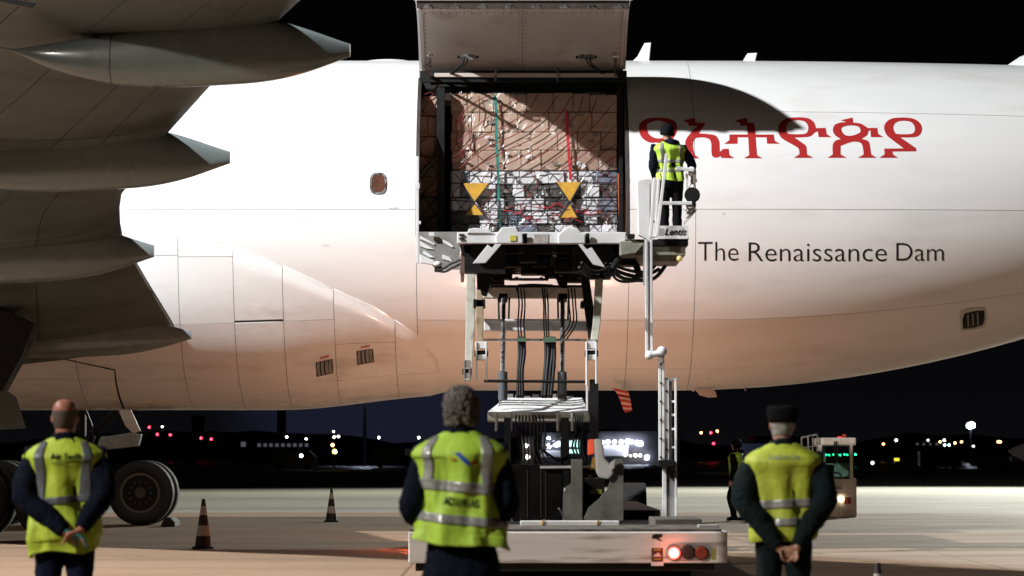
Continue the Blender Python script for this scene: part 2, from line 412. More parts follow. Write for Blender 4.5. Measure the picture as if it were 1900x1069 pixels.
# inner shell under the panels, with the door opening left out
b = MB(); U = [-40.4 + k*1.0 for k in range(0, 39)] + [DX0, DX1] + [2.6+k*1.0 for k in range(20)]
U = sorted(u for u in U if not (DX0 < u < DX1)); V = [R(-90+6*k) for k in range(61)]
V = sorted([v for v in V if abs(v-TH0) > .05 and abs(v-TH1) > .05] + [TH0, TH1])
for u in U:
    for v in V: b.v.append(tuple(F(u, v, -0.03)))
w = len(V)
for i in range(len(U)-1):
    for j in range(w-1):
        if abs(U[i]-DX0) < .01 and V[j] >= TH0-.01 and V[j+1] <= TH1+.01: continue
        b.f.append((i*w+j, (i+1)*w+j, (i+1)*w+j+1, i*w+j+1))
me = bpy.data.meshes.new('inner_shell'); me.from_pydata(b.v, [], b.f); me.update()
add_mesh('inner_shell', me, M['seam'], plane, smooth=True)
# door opening: jambs, sill, header
M['jamb'] = mat('door_jamb_primer', (0.05, 0.04, 0.035), 0.6, var=0.3, vscale=5)
for sx, x in ((-1, DX0), (1, DX1)):
    rings = [[F(x + sx*a, v, o) for a, o in ((0.012, 0.004), (-0.05*1, 0.004), (-0.05, -0.30), (0.012, -0.30))] for v in [TH0 + (TH1-TH0)*k/14 for k in range(15)]]
    MB().rings(rings).build('door_jamb', M['jamb'], plane, smooth=False)
b = MB(); b.rings([[F(x, TH0-0.004, 0.002), F(x, TH0+0.012, 0.002), F(x, TH0+0.012, -0.5), F(x, TH0-0.02, -0.5)] for x in (DX0+.055, DX1-.055)]).build('door_sill', M['metal'], plane)
hd = [F(0, TH1+0.01, -0.01), F(0, TH1-0.035, -0.012), F(0, TH1-0.075, -0.10), F(0, TH1-0.085, -0.45), F(0, TH1+0.01, -0.45)]
b = MB(); b.rings([[Vector((x, p.y, p.z)) for p in hd] for x in (DX0+.055, DX1-.055)]).build('door_header', M['black'], plane)
# cargo hold: floor, side liners, roof liner, far wall
M['hold'] = mat('hold_lining', (0.10, 0.095, 0.085), 0.7, var=0.2, vscale=3)
HZ = 5.33
MB().box((-9, 50.75, HZ-0.12), (9, 56.2, HZ)).build('hold_floor', M['grey_steel'], plane)
MB().box((-9, 56.0, HZ), (9, 56.08, 8.3)).build('hold_wall', M['hold'], plane)
MB().box((-9, 52.2, 8.22), (9, 56.0, 8.27)).build('hold_ceiling', M['hold'], plane)
MB().box((-1.36, 51.05, HZ), (-1.22, 51.3, 8.06)).build('hold_dark_strip', M['black'], plane)  # black strip put where a shaded gap parts the two loads
MB().box((1.93, 51.15, HZ), (2.0, 51.6, 8.1)).build('hold_dark_strip', M['black'], plane)

# ---- the raised cargo door
H0 = F(0, TH1); Yh, zh = H0.y, H0.z
ROT = R(-82.7)
def door_pt(x, th, off):
    p = F(0, th, off); y, z = p.y - Yh, p.z - zh
    # rotate in the (y,z) plane about the hinge
    c, s = math.cos(ROT), math.sin(ROT)
    return Vector((x, Yh + y*c - z*s, zh + y*s + z*c))
door_rings = lambda o0, o1, xa, xb, ta, tb, n=18: [[door_pt(xa, t, o1), door_pt(xb, t, o1), door_pt(xb, t, o0), door_pt(xa, t, o0)] for t in [ta+(tb-ta)*k/n for k in range(n+1)]]
cargo_door = MB().rings(door_rings(-0.02, 0.004, DX0+.01, DX1-.01, TH0, TH1-0.065)).build('cargo_door', M['skin_paint'], plane, smooth=False)
MB().rings(door_rings(-0.16, -0.021, DX0+.06, DX1-.06, TH0+.012, TH1-0.05)).build('door_frame', M['jamb'], cargo_door)
# lining panels on the inside of the door, each its own sheet with dark joints
dxa, dxb = DX0+.13, DX1-.13; dm = (dxa+dxb)/2
for xa, xb, ta, tb in ((dxa, dm-.004, R(0.5), R(11)), (dm+.004, dxb, R(0.5), R(11)), (dxa, dm-.004, R(11.3), TH1-.10), (dm+.004, dxb, R(11.3), TH1-.10)):
    MB().rings(door_rings(-0.185, -0.163, xa, xb, ta, tb, 12)).build('lining_panel', M['lining'], cargo_door)
for xa, xb in ((DX0+.065, dxa-.006), (dxb+.006, DX1-.065)):
    MB().rings(door_rings(-0.20, -0.163, xa, xb, R(-3), TH1-.05, 12)).build('edge_trim', M['lining'], cargo_door)
# rivets along the lining joints
b = MB()
for k in range(26):
    x = dxa + .05 + (dxb-dxa-.1)*k/25
    for t in (R(10.2), R(12.3), TH1-.09, R(1.2)): c = door_pt(x, t, -0.187); b.box(c - Vector((.008, .008, .008)), c + Vector((.008, .008, .008)))
for k in range(14):
    t = R(13)+(TH1-.1-R(13))*k/13
    for x in (dxa+.03, dm-.05, dm+.05, dxb-.03): c = door_pt(x, t, -0.187); b.box(c - Vector((.008, .008, .008)), c + Vector((.008, .008, .008)))
b.build('rivets', M['jamb'], cargo_door, kind='stuff')
# latch row on the free edge
for k in range(8):
    x = DX0 + .25 + (DX1-DX0-.5)*k/7
    b = MB(); c = door_pt(x, TH0+.015, -0.12)
    b.box(c - Vector((.05, .03, .05)), c + Vector((.05, .05, .02))).cyl(c + Vector((-.07, -.01, -.03)), c + Vector((.07, -.01, -.03)), 0.022, n=10)
    b.build('latch', M['metal'], cargo_door, smooth=False)
b = MB(); pbox(b, 779, 131, 1163, 152, 51.15, .12); hg = b.build('hinge_cover', M['black'], cargo_door)  # black bar added to hide lit skin where the door should shade it
b = MB(); pbox(b, 806, 135.5, 1146, 143, 51.10, .05); b.build('hinge_strip', M['lining'], hg, bevel=.01)
for px in (918, 1033):
    b = MB(); pbox(b, px, 126, px+3, 150, 51.05, .05); b.build('hinge_link', M['metal'], hg)
# lift arms and cables
for x in (797, 1141):
    b = MB(); pbar(b, (x, 98, 50.0), (x+2, 148, 51.3), 0.05, 0.035); pcyl(b, (x-5, 104, 50.1), (x+7, 104, 50.1), 0.03); pcyl(b, (x-4, 146, 51.2), (x+8, 146, 51.2), 0.04)
    b.build('lift_arm', M['metal'], cargo_door)
for sgn, x0 in ((-1, 868), (1, 1088)):
    b = MB(); pbox(b, x0-13, 101, x0+13, 110, 50.3, 0.06); br = b.build('cable_bracket', M['metal'], cargo_door)
    for dx in (-17, 17):
        b = MB(); pcyl(b, (x0+dx, 106, 50.25), (x0+dx, 106, 50.35), 0.028); b.build('grommet', M['black'], cargo_door)
    for k, dd in enumerate((0, 6)):
        b = MB(); ptube(b, [(x0+dd*sgn, 108, 50.25), (x0+(4*sgn)+dd*sgn, 118, 50.35), (x0+(20*sgn)+dd*sgn*.6, 130, 50.9), (x0+(36+dd)*sgn, 143, 51.3), (x0+(50+dd)*sgn, 148, 51.6)], 0.016)
        b.build('cable', M['hose'], cargo_door, smooth=True)

# ---- lettering on the skin
def fus_mesh(name, me, m, parent=plane, off=0.003, **k):
    for v in me.vertices:
        v.co = F(v.co.x, v.co.y/RF, off)
    me.transform(Matrix.Identity(4)); me.update()
    return add_mesh(name, me, m, parent, **k)
def fus_loops(name, loops, m, off=0.003, parent=plane, thick=0.0, **k):
    L = []
    for lp in loops:
        q = []
        for (px, py) in lp:
            x, th = pix2fus(px, py); q.append((x, th*RF))
        L.append(q)
    me = flat_mesh(L); x0, x1, y0, y1 = bounds2(me); slice_mesh(me, y0, y1, 0.12)
    return fus_mesh(name, me, m, parent, off, **k)
def arcpts(pts, n=6):
    """closed Catmull-Rom through marked points; points given as (x,y,1) stay sharp corners"""
    o = []; N = len(pts)
    for i in range(N):
        p1 = pts[i]; p2 = pts[(i+1) % N]; sharp1 = len(p1) > 2; sharp2 = len(p2) > 2
        if sharp1 and sharp2: o.append(p1[:2]); continue
        p0 = p1 if sharp1 else pts[i-1]; p3 = p2 if sharp2 else pts[(i+2) % N]
        for k in range(n):
            t = k/n
            o.append(tuple(0.5*((2*p1[c])+(-p0[c]+p2[c])*t+(2*p0[c]-5*p1[c]+4*p2[c]-p3[c])*t*t+(-p0[c]+3*p1[c]-3*p2[c]+p3[c])*t**3) for c in (0, 1)))
    return o
def Z1(pts): return [(1180+p[0]*270/1900, 205+p[1]*270/1900) + tuple(p[2:]) for p in pts]      # traced on an enlarged crop
def Z2(pts): return [(1430+p[0]*290/1900, 205+p[1]*290/1900) + tuple(p[2:]) for p in pts]
LET = []
# first letter (mostly behind the worker): round bowl with a flag foot
LET.append([arcpts(Z1([(38,220),(60,160),(150,108),(290,97),(430,108),(515,155),(538,225),(525,300),(470,380),(400,420),(420,560,1),(430,590,1),(500,625,1),(240,625,1),(300,590,1),(310,560,1),(300,430),(180,420),(90,370),(48,300)])),
            arcpts(Z1([(145,230),(160,170),(280,135),(400,165),(430,230),(420,300),(350,360),(250,360),(170,310)]))])
LET.append([arcpts(Z1([(612,135,1),(770,97,1),(778,162,1),(912,165,1),(820,300,1),(930,308),(1040,330),(1085,400),(1092,480),(1095,545,1),(1135,505,1),(1210,500,1),(1218,580,1),(1285,625,1),(1110,620,1),(1108,595,1),(1050,618),(1000,600),(985,540),(983,440),(960,380),(900,357),(830,355),(770,372),(745,430),(750,510),(765,580,1),(830,625,1),(650,625,1),(690,585,1),(660,500),(643,420),(670,350),(730,280,1),(800,202,1),(690,200,1),(680,165,1)]))])
LET.append([arcpts(Z1([(1285,135,1),(1450,95,1),(1458,162,1),(1530,163,1),(1550,190,1),(1560,315,1),(1800,315,1),(1810,395,1),(1880,435,1),(1712,435,1),(1704,352,1),(1562,352,1),(1580,585,1),(1655,625,1),(1410,625,1),(1478,585,1),(1465,352,1),(1325,352,1),(1325,435,1),(1150,438,1),(1218,390,1),(1220,315,1),(1460,315,1),(1445,200,1),(1370,202,1),(1355,165,1)]))])
LET.append([arcpts(Z2([(92,230),(110,160),(190,100),(320,85),(450,95),(525,145),(550,210),(575,215,1),(668,213,1),(680,290,1),(742,325,1),(582,325,1),(572,255,1),(535,270),(480,315),(380,328),(290,330,1),(390,400),(432,440),(440,535,1),(520,577,1),(280,577,1),(348,535,1),(340,470),(290,430),(150,350),(100,290)])),
            arcpts(Z2([(188,210),(215,150),(300,122),(400,130),(450,180),(450,250),(410,285),(300,290),(210,285,1),(190,250)]))])
LET.append([arcpts(Z2([(850,120,1),(995,88,1),(1005,150,1),(1090,160),(1160,200),(1180,215,1),(1295,213,1),(1305,285,1),(1372,325,1),(1220,325,1),(1210,240,1),(1190,250),(1170,300),(1105,347,1),(1180,370),(1205,430),(1220,535,1),(1290,577,1),(1060,577,1),(1130,535,1),(1115,430),(1080,390),(1000,380),(930,400),(850,432,1),(848,535,1),(925,577,1),(690,577,1),(755,535,1),(752,430),(780,375),(850,347,1),(780,300),(755,235),(780,175),(850,148),(910,145,1),(905,138,1)])),
            arcpts(Z2([(860,240),(880,200),(970,183),(1060,195),(1090,235),(1075,275),(980,308),(900,297)]))])
LET.append([arcpts(Z2([(1378,215),(1400,150),(1470,100),(1600,87),(1730,100),(1810,150),(1838,215),(1825,280),(1770,320),(1680,328),(1575,328,1),(1770,462,1),(1770,497,1),(1480,500,1),(1485,535,1),(1550,577,1),(1320,577,1),(1385,535,1),(1380,465,1),(1615,462,1),(1480,360),(1410,300)])),
            arcpts(Z2([(1490,200),(1520,150),(1600,127),(1700,140),(1745,190),(1750,250),(1710,285),(1600,290),(1520,285,1),(1500,250)]))])
for k, lp in enumerate(LET): fus_loops('lettering', lp, M['red_paint'], label='red Ethiopic letter')
def fit_text(txt, x0, x1, y0, y1, m, name='lettering', shear=0.0, bold=0.0, off=0.003, **k):
    """text whose ink fills the pixel rectangle, laid on the skin"""
    me = text_mesh(txt, 1.0, shear, bold); a0, a1, b0, b1 = bounds2(me)
    slice_mesh(me, b0, b1, (b1-b0)/5)
    for v in me.vertices:
        X, T = pix2fus(x0+(x1-x0)*(v.co.x-a0)/(a1-a0), y1+(y0-y1)*(v.co.y-b0)/(b1-b0)); v.co = Vector((X, T*RF, 0))
    return fus_mesh(name, me, m, plane, off, **k)
fit_text('The', 1295, 1370, 449, 484, M['black_paint'], bold=-0.009)
fit_text('Renaissance', 1389, 1645, 450, 485, M['black_paint'], bold=-0.009)
fit_text('Dam', 1663, 1751, 451, 484, M['black_paint'], bold=-0.009)

# ---- passenger-size window aft of the wing
def ring_on_skin(name, px, py, rx, ry, m, off, inner=None, power=3.0, parent=plane, lift=0.0, n=40):
    cx, ct = pix2fus(px, py); s = 5278/50.5
    def loop(a, b): return [(cx + a*abs(math.cos(w))**(2/power)*math.copysign(1, math.cos(w)), ct*RF + b*abs(math.sin(w))**(2/power)*math.copysign(1, math.sin(w))) for w in [2*PI*k/n for k in range(n)]]
    L = [loop(rx/s, ry/s)]
    if inner: L.append(loop(inner[0]/s, inner[1]/s))
    me = flat_mesh(L); return fus_mesh(name, me, m, parent, off)
M['window_glass'] = mat('window_glass', (0.10, 0.045, 0.03), 0.12, var=0.3, vscale=8)
win = ring_on_skin('window', 702, 340.5, 16, 21, M['seam'], 0.004)
ring_on_skin('window_frame', 702, 340.5, 15.5, 20.5, M['metal'], 0.014, (12.0, 17.0), parent=win)
ring_on_skin('pane', 702, 340.5, 12.0, 17.0, M['window_glass'], 0.006, parent=win)

# ---- small roof antennas
for pts in ([(1171,116),(1183,105),(1196,80),(1208,79),(1204,116)], [(1378,114),(1387,99),(1405,98),(1401,114)]):
    b = MB(); ppoly(b, pts, 53.35, 0.05); b.build('antenna', M['skin_paint'], plane, bevel=0.008)
b = MB(); b.ball((P(720, 116, 53.4).x, 53.4, 8.80), 0.55, sc=(1, .5, .18)); b.build('antenna_dome', M['skin_paint'], plane, smooth=True)
# ---- belly pieces: outflow valve, drain mast, small blades, static port
ov = fus_loops('outflow_valve', [arcpts([(1789,582),(1822,575),(1826,580),(1823,602),(1790,609),(1787,604)], 2)], M['black'], 0.010)
fus_loops('valve_frame', [arcpts([(1784,577),(1824,570),(1829,580),(1827,605),(1788,613),(1783,605)], 3), arcpts([(1788,582),(1822,575),(1827,580),(1823,603),(1790,610),(1786,604)], 3)], M['metal'], 0.013, parent=ov)
for k, (a, c) in enumerate(((1794, 583), (1803, 581), (1812, 579))): fus_loops('louvre', [[(a, c), (a+3, c), (a+4, c+23), (a+1, c+23)]], M['grey_steel'], 0.014, parent=ov)
fit_text('VALVE', 1795, 1822, 571, 575, mat('faded_red_print', (0.35, 0.10, 0.08), 0.5), name='placard')
b = MB(); ppoly(b, [(1290,722),(1322,722),(1328,727),(1331,737),(1315,738),(1298,733)], 52.9, 0.10); b.build('drain_mast', M['lining'], plane, bevel=0.01)
for px, py in ((1286, 724), (1383, 722), (1788, 654)):
    b = MB(); ppoly(b, [(px-3, py-5), (px+3, py-5), (px+2, py+3), (px-1, py+3)], 53.2, 0.04); b.build('belly_blade', M['metal'], plane)
# ---- rear fin and tailplane
b = MB()
def fin_ring(z, x0, x1, t):
    n = 12; pts = []
    for k in range(n):
        w = 2*PI*k/n; pts.append(Vector((x0+(x1-x0)*(0.5-0.5*math.cos(w)), AX_Y + t*math.sin(w)*(0.6+0.4*math.cos(w)), z)))
    return pts
b.rings([fin_ring(8.35, 8.7, 21.5, .35), fin_ring(8.95, 9.6, 21.6, .35), fin_ring(10, 12.4, 22.3, .3), fin_ring(18, 20.5, 26.5, .12)]); b.build('tail_fin', M['skin_paint'], plane, smooth=True)
for s in (-1, 1):
    b = MB(); rr = []
    for k, (yy, x0, x1, z) in enumerate(((0.6, 14.5, 21.3, 7.6), (9.8, 21, 24, 8.6))):
        n = 12; rr.append([Vector((x0+(x1-x0)*(0.5-0.5*math.cos(2*PI*q/n)), AX_Y+s*yy, z+.3*(1-.7*k)*math.sin(2*PI*q/n))) for q in range(n)])
    b.rings(rr); b.build('tailplane', M['skin_paint'], plane, smooth=True)

# ---- belly fairing in separate panels
PX2X = lambda px, py=600: pix2fus(px, py)[0]
edge = [(-16.0, R(-4)), (-9.0, R(1)), (-7.0, R(0)), (-5.6, R(-7)), (-4.0, R(-18.5)), (-2.95, R(-28)), (-2.4, R(-33)), (-1.75, R(-43)), (-1.42, R(-52)), (-1.2, R(-65)), (-1.15, R(-90))]
def th_edge(x):
    if x <= edge[0][0]: return edge[0][1]
    for (a, ta), (c, tc) in zip(edge, edge[1:]):
        if x <= c: t = (x-a)/(c-a); return ta+(tc-ta)*t
    return R(-90)
def fair(x, th, o=0.0):
    te = th_edge(x); d = max(0.0, (te-th))*RF; end = smooth01((-1.15-x)/3.2)
    bump_ = 0.012 + 0.27*smooth01(d/2.6)*end + 0.085*smooth01(d/0.22)*smooth01((-1.12-x)/.5)
    return F(x, th, bump_+o)
fx = [-16, -12.2, -9.2, -7.85, -5.92, -4.95, -4.08, -3.18, -2.1, -1.16]
ft = {1: [R(-90), R(-58), R(-36), 1], 2: [R(-90), R(-58), R(-36), R(-14), 1], 3: [R(-90), R(-58), R(-36), R(-14), 1], 4: [R(-90), R(-36), R(-14.5), 1], 5: [R(-90), R(-36), R(-35.3), 1], 6: [R(-90), R(-36), 1], 7: [R(-90), R(-62), R(-45.5), 1], 8: [R(-90), R(-62), 1], 0: [R(-90), R(-36), 1]}
for i in range(len(fx)-1):
    x0, x1 = fx[i], fx[i+1]; tl = ft.get(i, [R(-90), R(-36), 1])
    for j in range(len(tl)-1):
        lo, hi = tl[j], tl[j+1]
        if hi != 1 and hi-lo < R(1): continue
        def fn(u, v, o, lo=lo, hi=hi):
            te = th_edge(u); top = te if hi == 1 else min(hi, te); bot = min(lo, top)
            th = bot + (top-bot)*v + (0 if hi == 1 else -gt*(v))
            return fair(u, th + (gt if lo > R(-89) else 0)*(1-v), o)
        patch('fairing_panel', fn, x0+g_, x1-g_, 0, 1, max(2, int((x1-x0)/0.18)), 12, M['fairing_paint'], plane, rim=0.02)
        # the mirrored panel on the far side
        patch('fairing_panel', lambda u, v, o: (lambda p: Vector((p.x, 2*AX_Y-p.y, p.z)))(fn(u, v, o)), x0+g_, x1-g_, 0, 1, max(2, int((x1-x0)/0.4)), 8, M['fairing_paint'], plane, rim=0.0)
b = MB(); rr = [[fair(x, R(-90)+(th_edge(x)-R(-90))*k/14, -0.022) for k in range(15)] for x in [-16+k*0.36 for k in range(40)]]
b.rings(rr, cap=False, close=False); me = bpy.data.meshes.new('fairing_core'); me.from_pydata(b.v, [], b.f); me.update(); add_mesh('fairing_core', me, M['seam'], plane, smooth=True)
def on_fair(px, py, o):
    x, th = pix2fus(px, py, 0.2); return fair(x, th, o)
# air outlets in the fairing: dark recess, four vanes and a frame
for (x0, y0, x1, y1) in ((586, 669, 617, 692), (661, 656, 692, 680)):
    def q(u, v, o): return on_fair(x0+(x1-x0)*u+ (2.0*v), y0+(y1-y0)*v - 3*u, o)
    gr = patch('air_outlet', q, 0, 1, 0, 1, 6, 6, M['black'], plane, rim=0.0)
    gr.location += Vector((0, -0.012, 0)); WLOC[gr.name] += Vector((0, -0.012, 0))
    for k, (u0, u1) in enumerate(((0.10, 0.26), (0.34, 0.50), (0.58, 0.76), (0.80, 0.97))):
        patch('vane', lambda u, v, o: q(u0+(u1-u0)*u - 0.05*math.sin(v*PI) , v, 0.0) + Vector((0, -0.03+0.012*u, 0)), 0, 1, 0.04, 0.96, 2, 6, M['grey_steel'], gr, rim=0.0)
    fit = mat('faded_print', (0.45, 0.16, 0.12), 0.5)
    patch('placard', lambda u, v, o: on_fair(x0+8+17*u, y0-8-3*u+3*v, 0.012), 0, 1, 0, 1, 4, 2, fit, plane, rim=0.0)

# ================================================================== WING (near side)
# spanwise stations: b (metres out from the centre line), leading edge x, trailing edge x, trailing edge height, thickness
ST = [(2.6, -18.6, -5.95, 3.55, 1.75), (3.9, -17.4, -5.95, 3.78, 1.6), (6.5, -15.0, -6.05, 4.32, 1.3), (9.0, -12.9, -6.12, 4.84, 1.1), (10.5, -11.8, -5.95, 5.33, 1.0),
      (12.9, -10.1, -4.98, 5.98, 0.85), (15.5, -8.2, -3.92, 6.52, 0.72), (18.5, -6.6, -2.68, 7.0, 0.6), (25, -2.6, 0.0, 7.9, 0.42), (32.4, 1.6, 3.0, 8.8, 0.2)]
def wing_st(bb):
    for a, c in zip(ST, ST[1:]):
        if bb <= c[0]: t = (bb-a[0])/(c[0]-a[0]); return [a[k]+(c[k]-a[k])*t for k in range(5)]
    return list(ST[-1])
def wing_low(bb, c, o=0.0):
    """underside; c = 0 leading edge .. 1 trailing edge"""
    _, le, te, z, t = wing_st(bb); x = le+(te-le)*c
    sag = 0.42*t*(4*c*(1-c))**0.7 - 0.10*t*max(0, (c-0.72)/0.28)*(1-c)*2
    return Vector((x, AX_Y-bb, z - sag + 0.25*(1-c)*0.6 - o))
def wing_up(bb, c):
    _, le, te, z, t = wing_st(bb); x = le+(te-le)*c
    return Vector((x, AX_Y-bb, z + 0.58*t*(4*c*(1-c))**0.6 + 0.25*(1-c)*0.6 + 0.03))
wing = None
bs = [2.6+ (32.4-2.6)*k/48 for k in range(49)]; cs = [0.5-0.5*math.cos(PI*k/20) for k in range(21)]
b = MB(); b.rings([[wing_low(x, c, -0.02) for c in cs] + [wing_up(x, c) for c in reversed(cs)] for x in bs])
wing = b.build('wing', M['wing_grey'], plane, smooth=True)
wing.data.set_sharp_from_angle(angle=R(35))
bsp = [2.7, 5.9, 9.6, 13.6, 17.0, 21.5, 26.5, 32.3]; ccs = [0.0, 0.13, 0.40, 0.66, 0.80, 1.0]
for i in range(len(bsp)-1):
    for j in range(5):
        if j == 3 and i % 2: c0, c1 = ccs[3], ccs[4]
        else: c0, c1 = ccs[j], ccs[j+1]
        # panels follow chord fractions; neighbours are 3 cm apart over the darker wing box
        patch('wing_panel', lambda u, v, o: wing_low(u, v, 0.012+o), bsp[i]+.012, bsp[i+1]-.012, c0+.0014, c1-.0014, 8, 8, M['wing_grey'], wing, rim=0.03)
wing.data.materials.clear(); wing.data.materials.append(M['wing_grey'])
# flap track fairings
def pod(bb, tipx, tipz, L, sc=1.0, wd=0.30, dz=0.0, dens=60):
    pr_b = [(0,0),(.06,-.13),(.13,-.26),(.29,-.43),(.45,-.47),(.6,-.45),(.75,-.40),(.86,-.30),(1,-.085)]
    pr_t = [(0,0),(.3,.20),(.6,.42),(.79,.36),(1,.075)]
    pr_w = [(0,.01),(.1,.45),(.25,.8),(.45,1),(.65,.95),(.79,.72),(.92,.3),(1,.09)]
    def li(p, s):
        for q in range(len(p)-1):
            (a, va), (c, vc) = p[q], p[q+1]
            if s <= c:
                m0 = (vc-p[q-1][1])/(c-p[q-1][0]) if q else (vc-va)/(c-a); m1 = (p[q+2][1]-va)/(p[q+2][0]-a) if q+2 < len(p) else (vc-va)/(c-a)
                t = (s-a)/(c-a); h = c-a
                return (2*t**3-3*t*t+1)*va+(t**3-2*t*t+t)*h*m0+(-2*t**3+3*t*t)*vc+(t**3-t*t)*h*m1
        return p[-1][1]
    def ring(s, grow=0.0):
        x = tipx-L+L*s; zt = tipz+li(pr_t, s)*sc+grow; zb = tipz+li(pr_b, s)*sc-grow; w = wd*li(pr_w, s)*sc+grow; n = 34; o = []
        zm = zb+(zt-zb)*0.42
        for k in range(n):
            a = 2*PI*k/n; cx = math.cos(a); sz = math.sin(a)
            px_ = math.copysign(abs(cx)**0.75, cx)*w
            pz_ = zm + (abs(sz)**0.85*(zt-zm) if sz > 0 else -abs(sz)**0.85*(zm-zb))
            o.append(Vector((x, AX_Y-bb+px_, pz_)))
        return o
    s1 = 0.30
    f = MB().rings([ring(0.0+s1*k/24) for k in range(25)]).build('flap_fairing', M['pod_grey'], wing, smooth=True); f.data.set_sharp_from_angle(angle=R(50))
    f = MB().rings([ring(s1+.003+(1-s1-.003)*k/dens) for k in range(dens+1)]).build('flap_fairing', M['pod_grey'], wing, smooth=True); f.data.set_sharp_from_angle(angle=R(50))
    MB().rings([ring(s1-.004, -0.012), ring(s1+.007, -0.012)]).build('fairing_joint', M['seam'], wing)
pod(17.8, -2.04, 6.52, 4.28)
pod(12.9, -4.03, 5.68, 4.7, 1.05)
pod(9.0, -5.60, 4.62, 5.2, 1.12, 0.34)
pod(3.95, -5.58, 3.52, 4.6, 0.85, 0.30)
pod(23.5, 0.3, 7.5, 3.9, 0.8)

# engine under the wing (just outside the left edge of the picture, its shadow falls in)
def ering(x, r, cy=AX_Y-9.8, cz=3.05, n=28): return [Vector((x, cy+r*math.cos(2*PI*k/n), cz+r*math.sin(2*PI*k/n))) for k in range(n)]
MB().rings([ering(*q) for q in ((-24.6,1.3),(-26.4,1.45),(-26.7,1.6),(-26.2,1.8),(-24,1.95),(-21.5,1.85),(-19.6,1.45))]).build('engine', M['skin_paint'], plane, smooth=True)
b = MB(); b.prism([Vector((-24.5,AX_Y-9.95,4.8)),Vector((-18.5,AX_Y-9.95,4.2)),Vector((-17.5,AX_Y-9.95,5.2)),Vector((-22,AX_Y-9.95,5.4))],(0,.3,0)).build('engine_pylon', M['skin_paint'], plane)

# ================================================================== MAIN GEAR
def wheel(parent, c, r, w):
    rs = []; n = 48
    prof_ = [(-.5, .62), (-.5, .86), (-.42, .96), (-.3, 1.0), (.3, 1.0), (.42, .96), (.5, .86), (.5, .62)]
    for q in range(n):
        a = 2*PI*q/n; rs.append([Vector((c[0]+r*pr*math.cos(a), c[1]+w*pw, c[2]+r*pr*math.sin(a))) for pw, pr in prof_])
    rs.append(rs[0]); b = MB(); b.rings(rs, cap=False)
    t = b.build('tyre', M['rubber'], parent, smooth=True)
    b = MB()
    for s in (-1, 1):
        y = c[1]+s*w*.44
        b.cyl((c[0], y-s*.10, c[2]), (c[0], y-s*.02, c[2]), r*.60, r*.60, 32)
    b.build('rim', M['black'], t)
    b = MB(); n = 40; rs = []
    for q in range(n+1):
        a = 2*PI*q/n; rs.append([Vector((c[0]+rr_*math.cos(a), c[1]-w*.44+yy, c[2]+rr_*math.sin(a))) for rr_, yy in ((r*.62, 0), (r*.62, -.02), (r*.545, -.02), (r*.545, 0))])
    b.rings(rs, cap=False).build('rim_edge', M['hold'], t, smooth=False)
    b = MB(); b.cyl((c[0], c[1]-w*.50, c[2]), (c[0], c[1]-w*.2, c[2]), r*.16, r*.22, 20)
    for q in range(12):
        a = 2*PI*q/12; b.cyl((c[0]+r*.34*math.cos(a), c[1]-w*.47, c[2]+r*.34*math.sin(a)), (c[0]+r*.34*math.cos(a), c[1]-w*.3, c[2]+r*.34*math.sin(a)), .022, n=8)
    b.build('hub', M['jamb'], t)
for gy in (47.9, 58.9):
    g0 = empty('main_gear', (-9.05, gy, 0)); g0.parent = plane; g0.location = Vector((-9.05, gy, 0)) - WLOC[plane.name]
    for x in (-7.6, -9.05, -10.5):
        for dy in (-.42, .42): wheel(g0, (x, gy+dy, .665), .665, .46)
    b = MB(); b.bar((-10.5, gy, .68), (-7.6, gy, .68), .28, .3)
    for x in (-7.6, -9.05, -10.5): b.cyl((x, gy-.4, .665), (x, gy+.4, .665), .09)
    b.build('bogie_beam', M['black'], g0, bevel=.02)
    b = MB(); b.cyl((-9.05, gy, .7), (-9.05, gy, 3.9), .19).cyl((-9.05, gy, 1.7), (-9.05, gy, 3.9), .25); b.build('strut', M['black'], g0, smooth=False)
    b = MB(); (b.cyl((-9.0, gy, 1.5), (-7.2, gy-.9, 3.3), .09) if gy > 53 else b.cyl((-9.3, gy, 1.5), (-9.9, gy+.9, 3.6), .12)).cyl((-9.1, gy, 2.2), (-11.2, gy, 3.7), .1); b.build('side_brace', M['black'], g0)
    b = MB(); b.tube([(-8.9, gy-.3, 2.6), (-8.6, gy-.35, 1.8), (-8.9, gy-.32, 1.1), (-8.4, gy-.3, .9)], .03); b.build('brake_hose', M['hose'], g0, smooth=True)
b = MB(); ppoly(b, [(-60,680),(0,715),(30,738),(47,795),(-60,800)], 47.2, 0.06); b.build('gear_door', M['wing_grey'], plane, bevel=.01)
b = MB(); ppoly(b, [(215,750),(238,750),(261,800),(247,805),(232,790)], 57.0, 0.06); b.build('gear_door', M['lining'], plane, bevel=.01)
b = MB(); ppoly(b, [(185,812),(240,803),(262,806),(256,828),(196,835),(180,828)], 57.6, 0.25); b.build('gear_link', M['grey_steel'], plane, bevel=.02)
# striped streamer hanging under the belly
M['streamer_red'] = mat('streamer_red', (0.40, 0.035, 0.03), 0.8); M['streamer_white'] = mat('streamer_pink', (0.62, 0.42, 0.36), 0.8)
fl = empty('warning_streamer', P(1150, 725, 51.9), 'red and white striped warning streamer hanging under the belly', 'streamer')
for k in range(9):
    t0, t1 = k/9, (k+1)/9
    L = lambda t: (1137+(1162-1137)*t + 2*math.sin(t*5), 720+(766-720)*t); Rr = lambda t: (1164+(1173-1164)*t**.7, 722+(762-722)*t)
    a, c, d, e_ = L(t0), Rr(min(1, t0+.10)), Rr(min(1, t1+.10)), L(t1)
    b = MB(); ppoly(b, [a, c, d, e_], 51.9+.05*math.sin(k*1.2), 0.012); b.build('stripe', M['streamer_red'] if k % 2 == 0 else M['streamer_white'], fl)

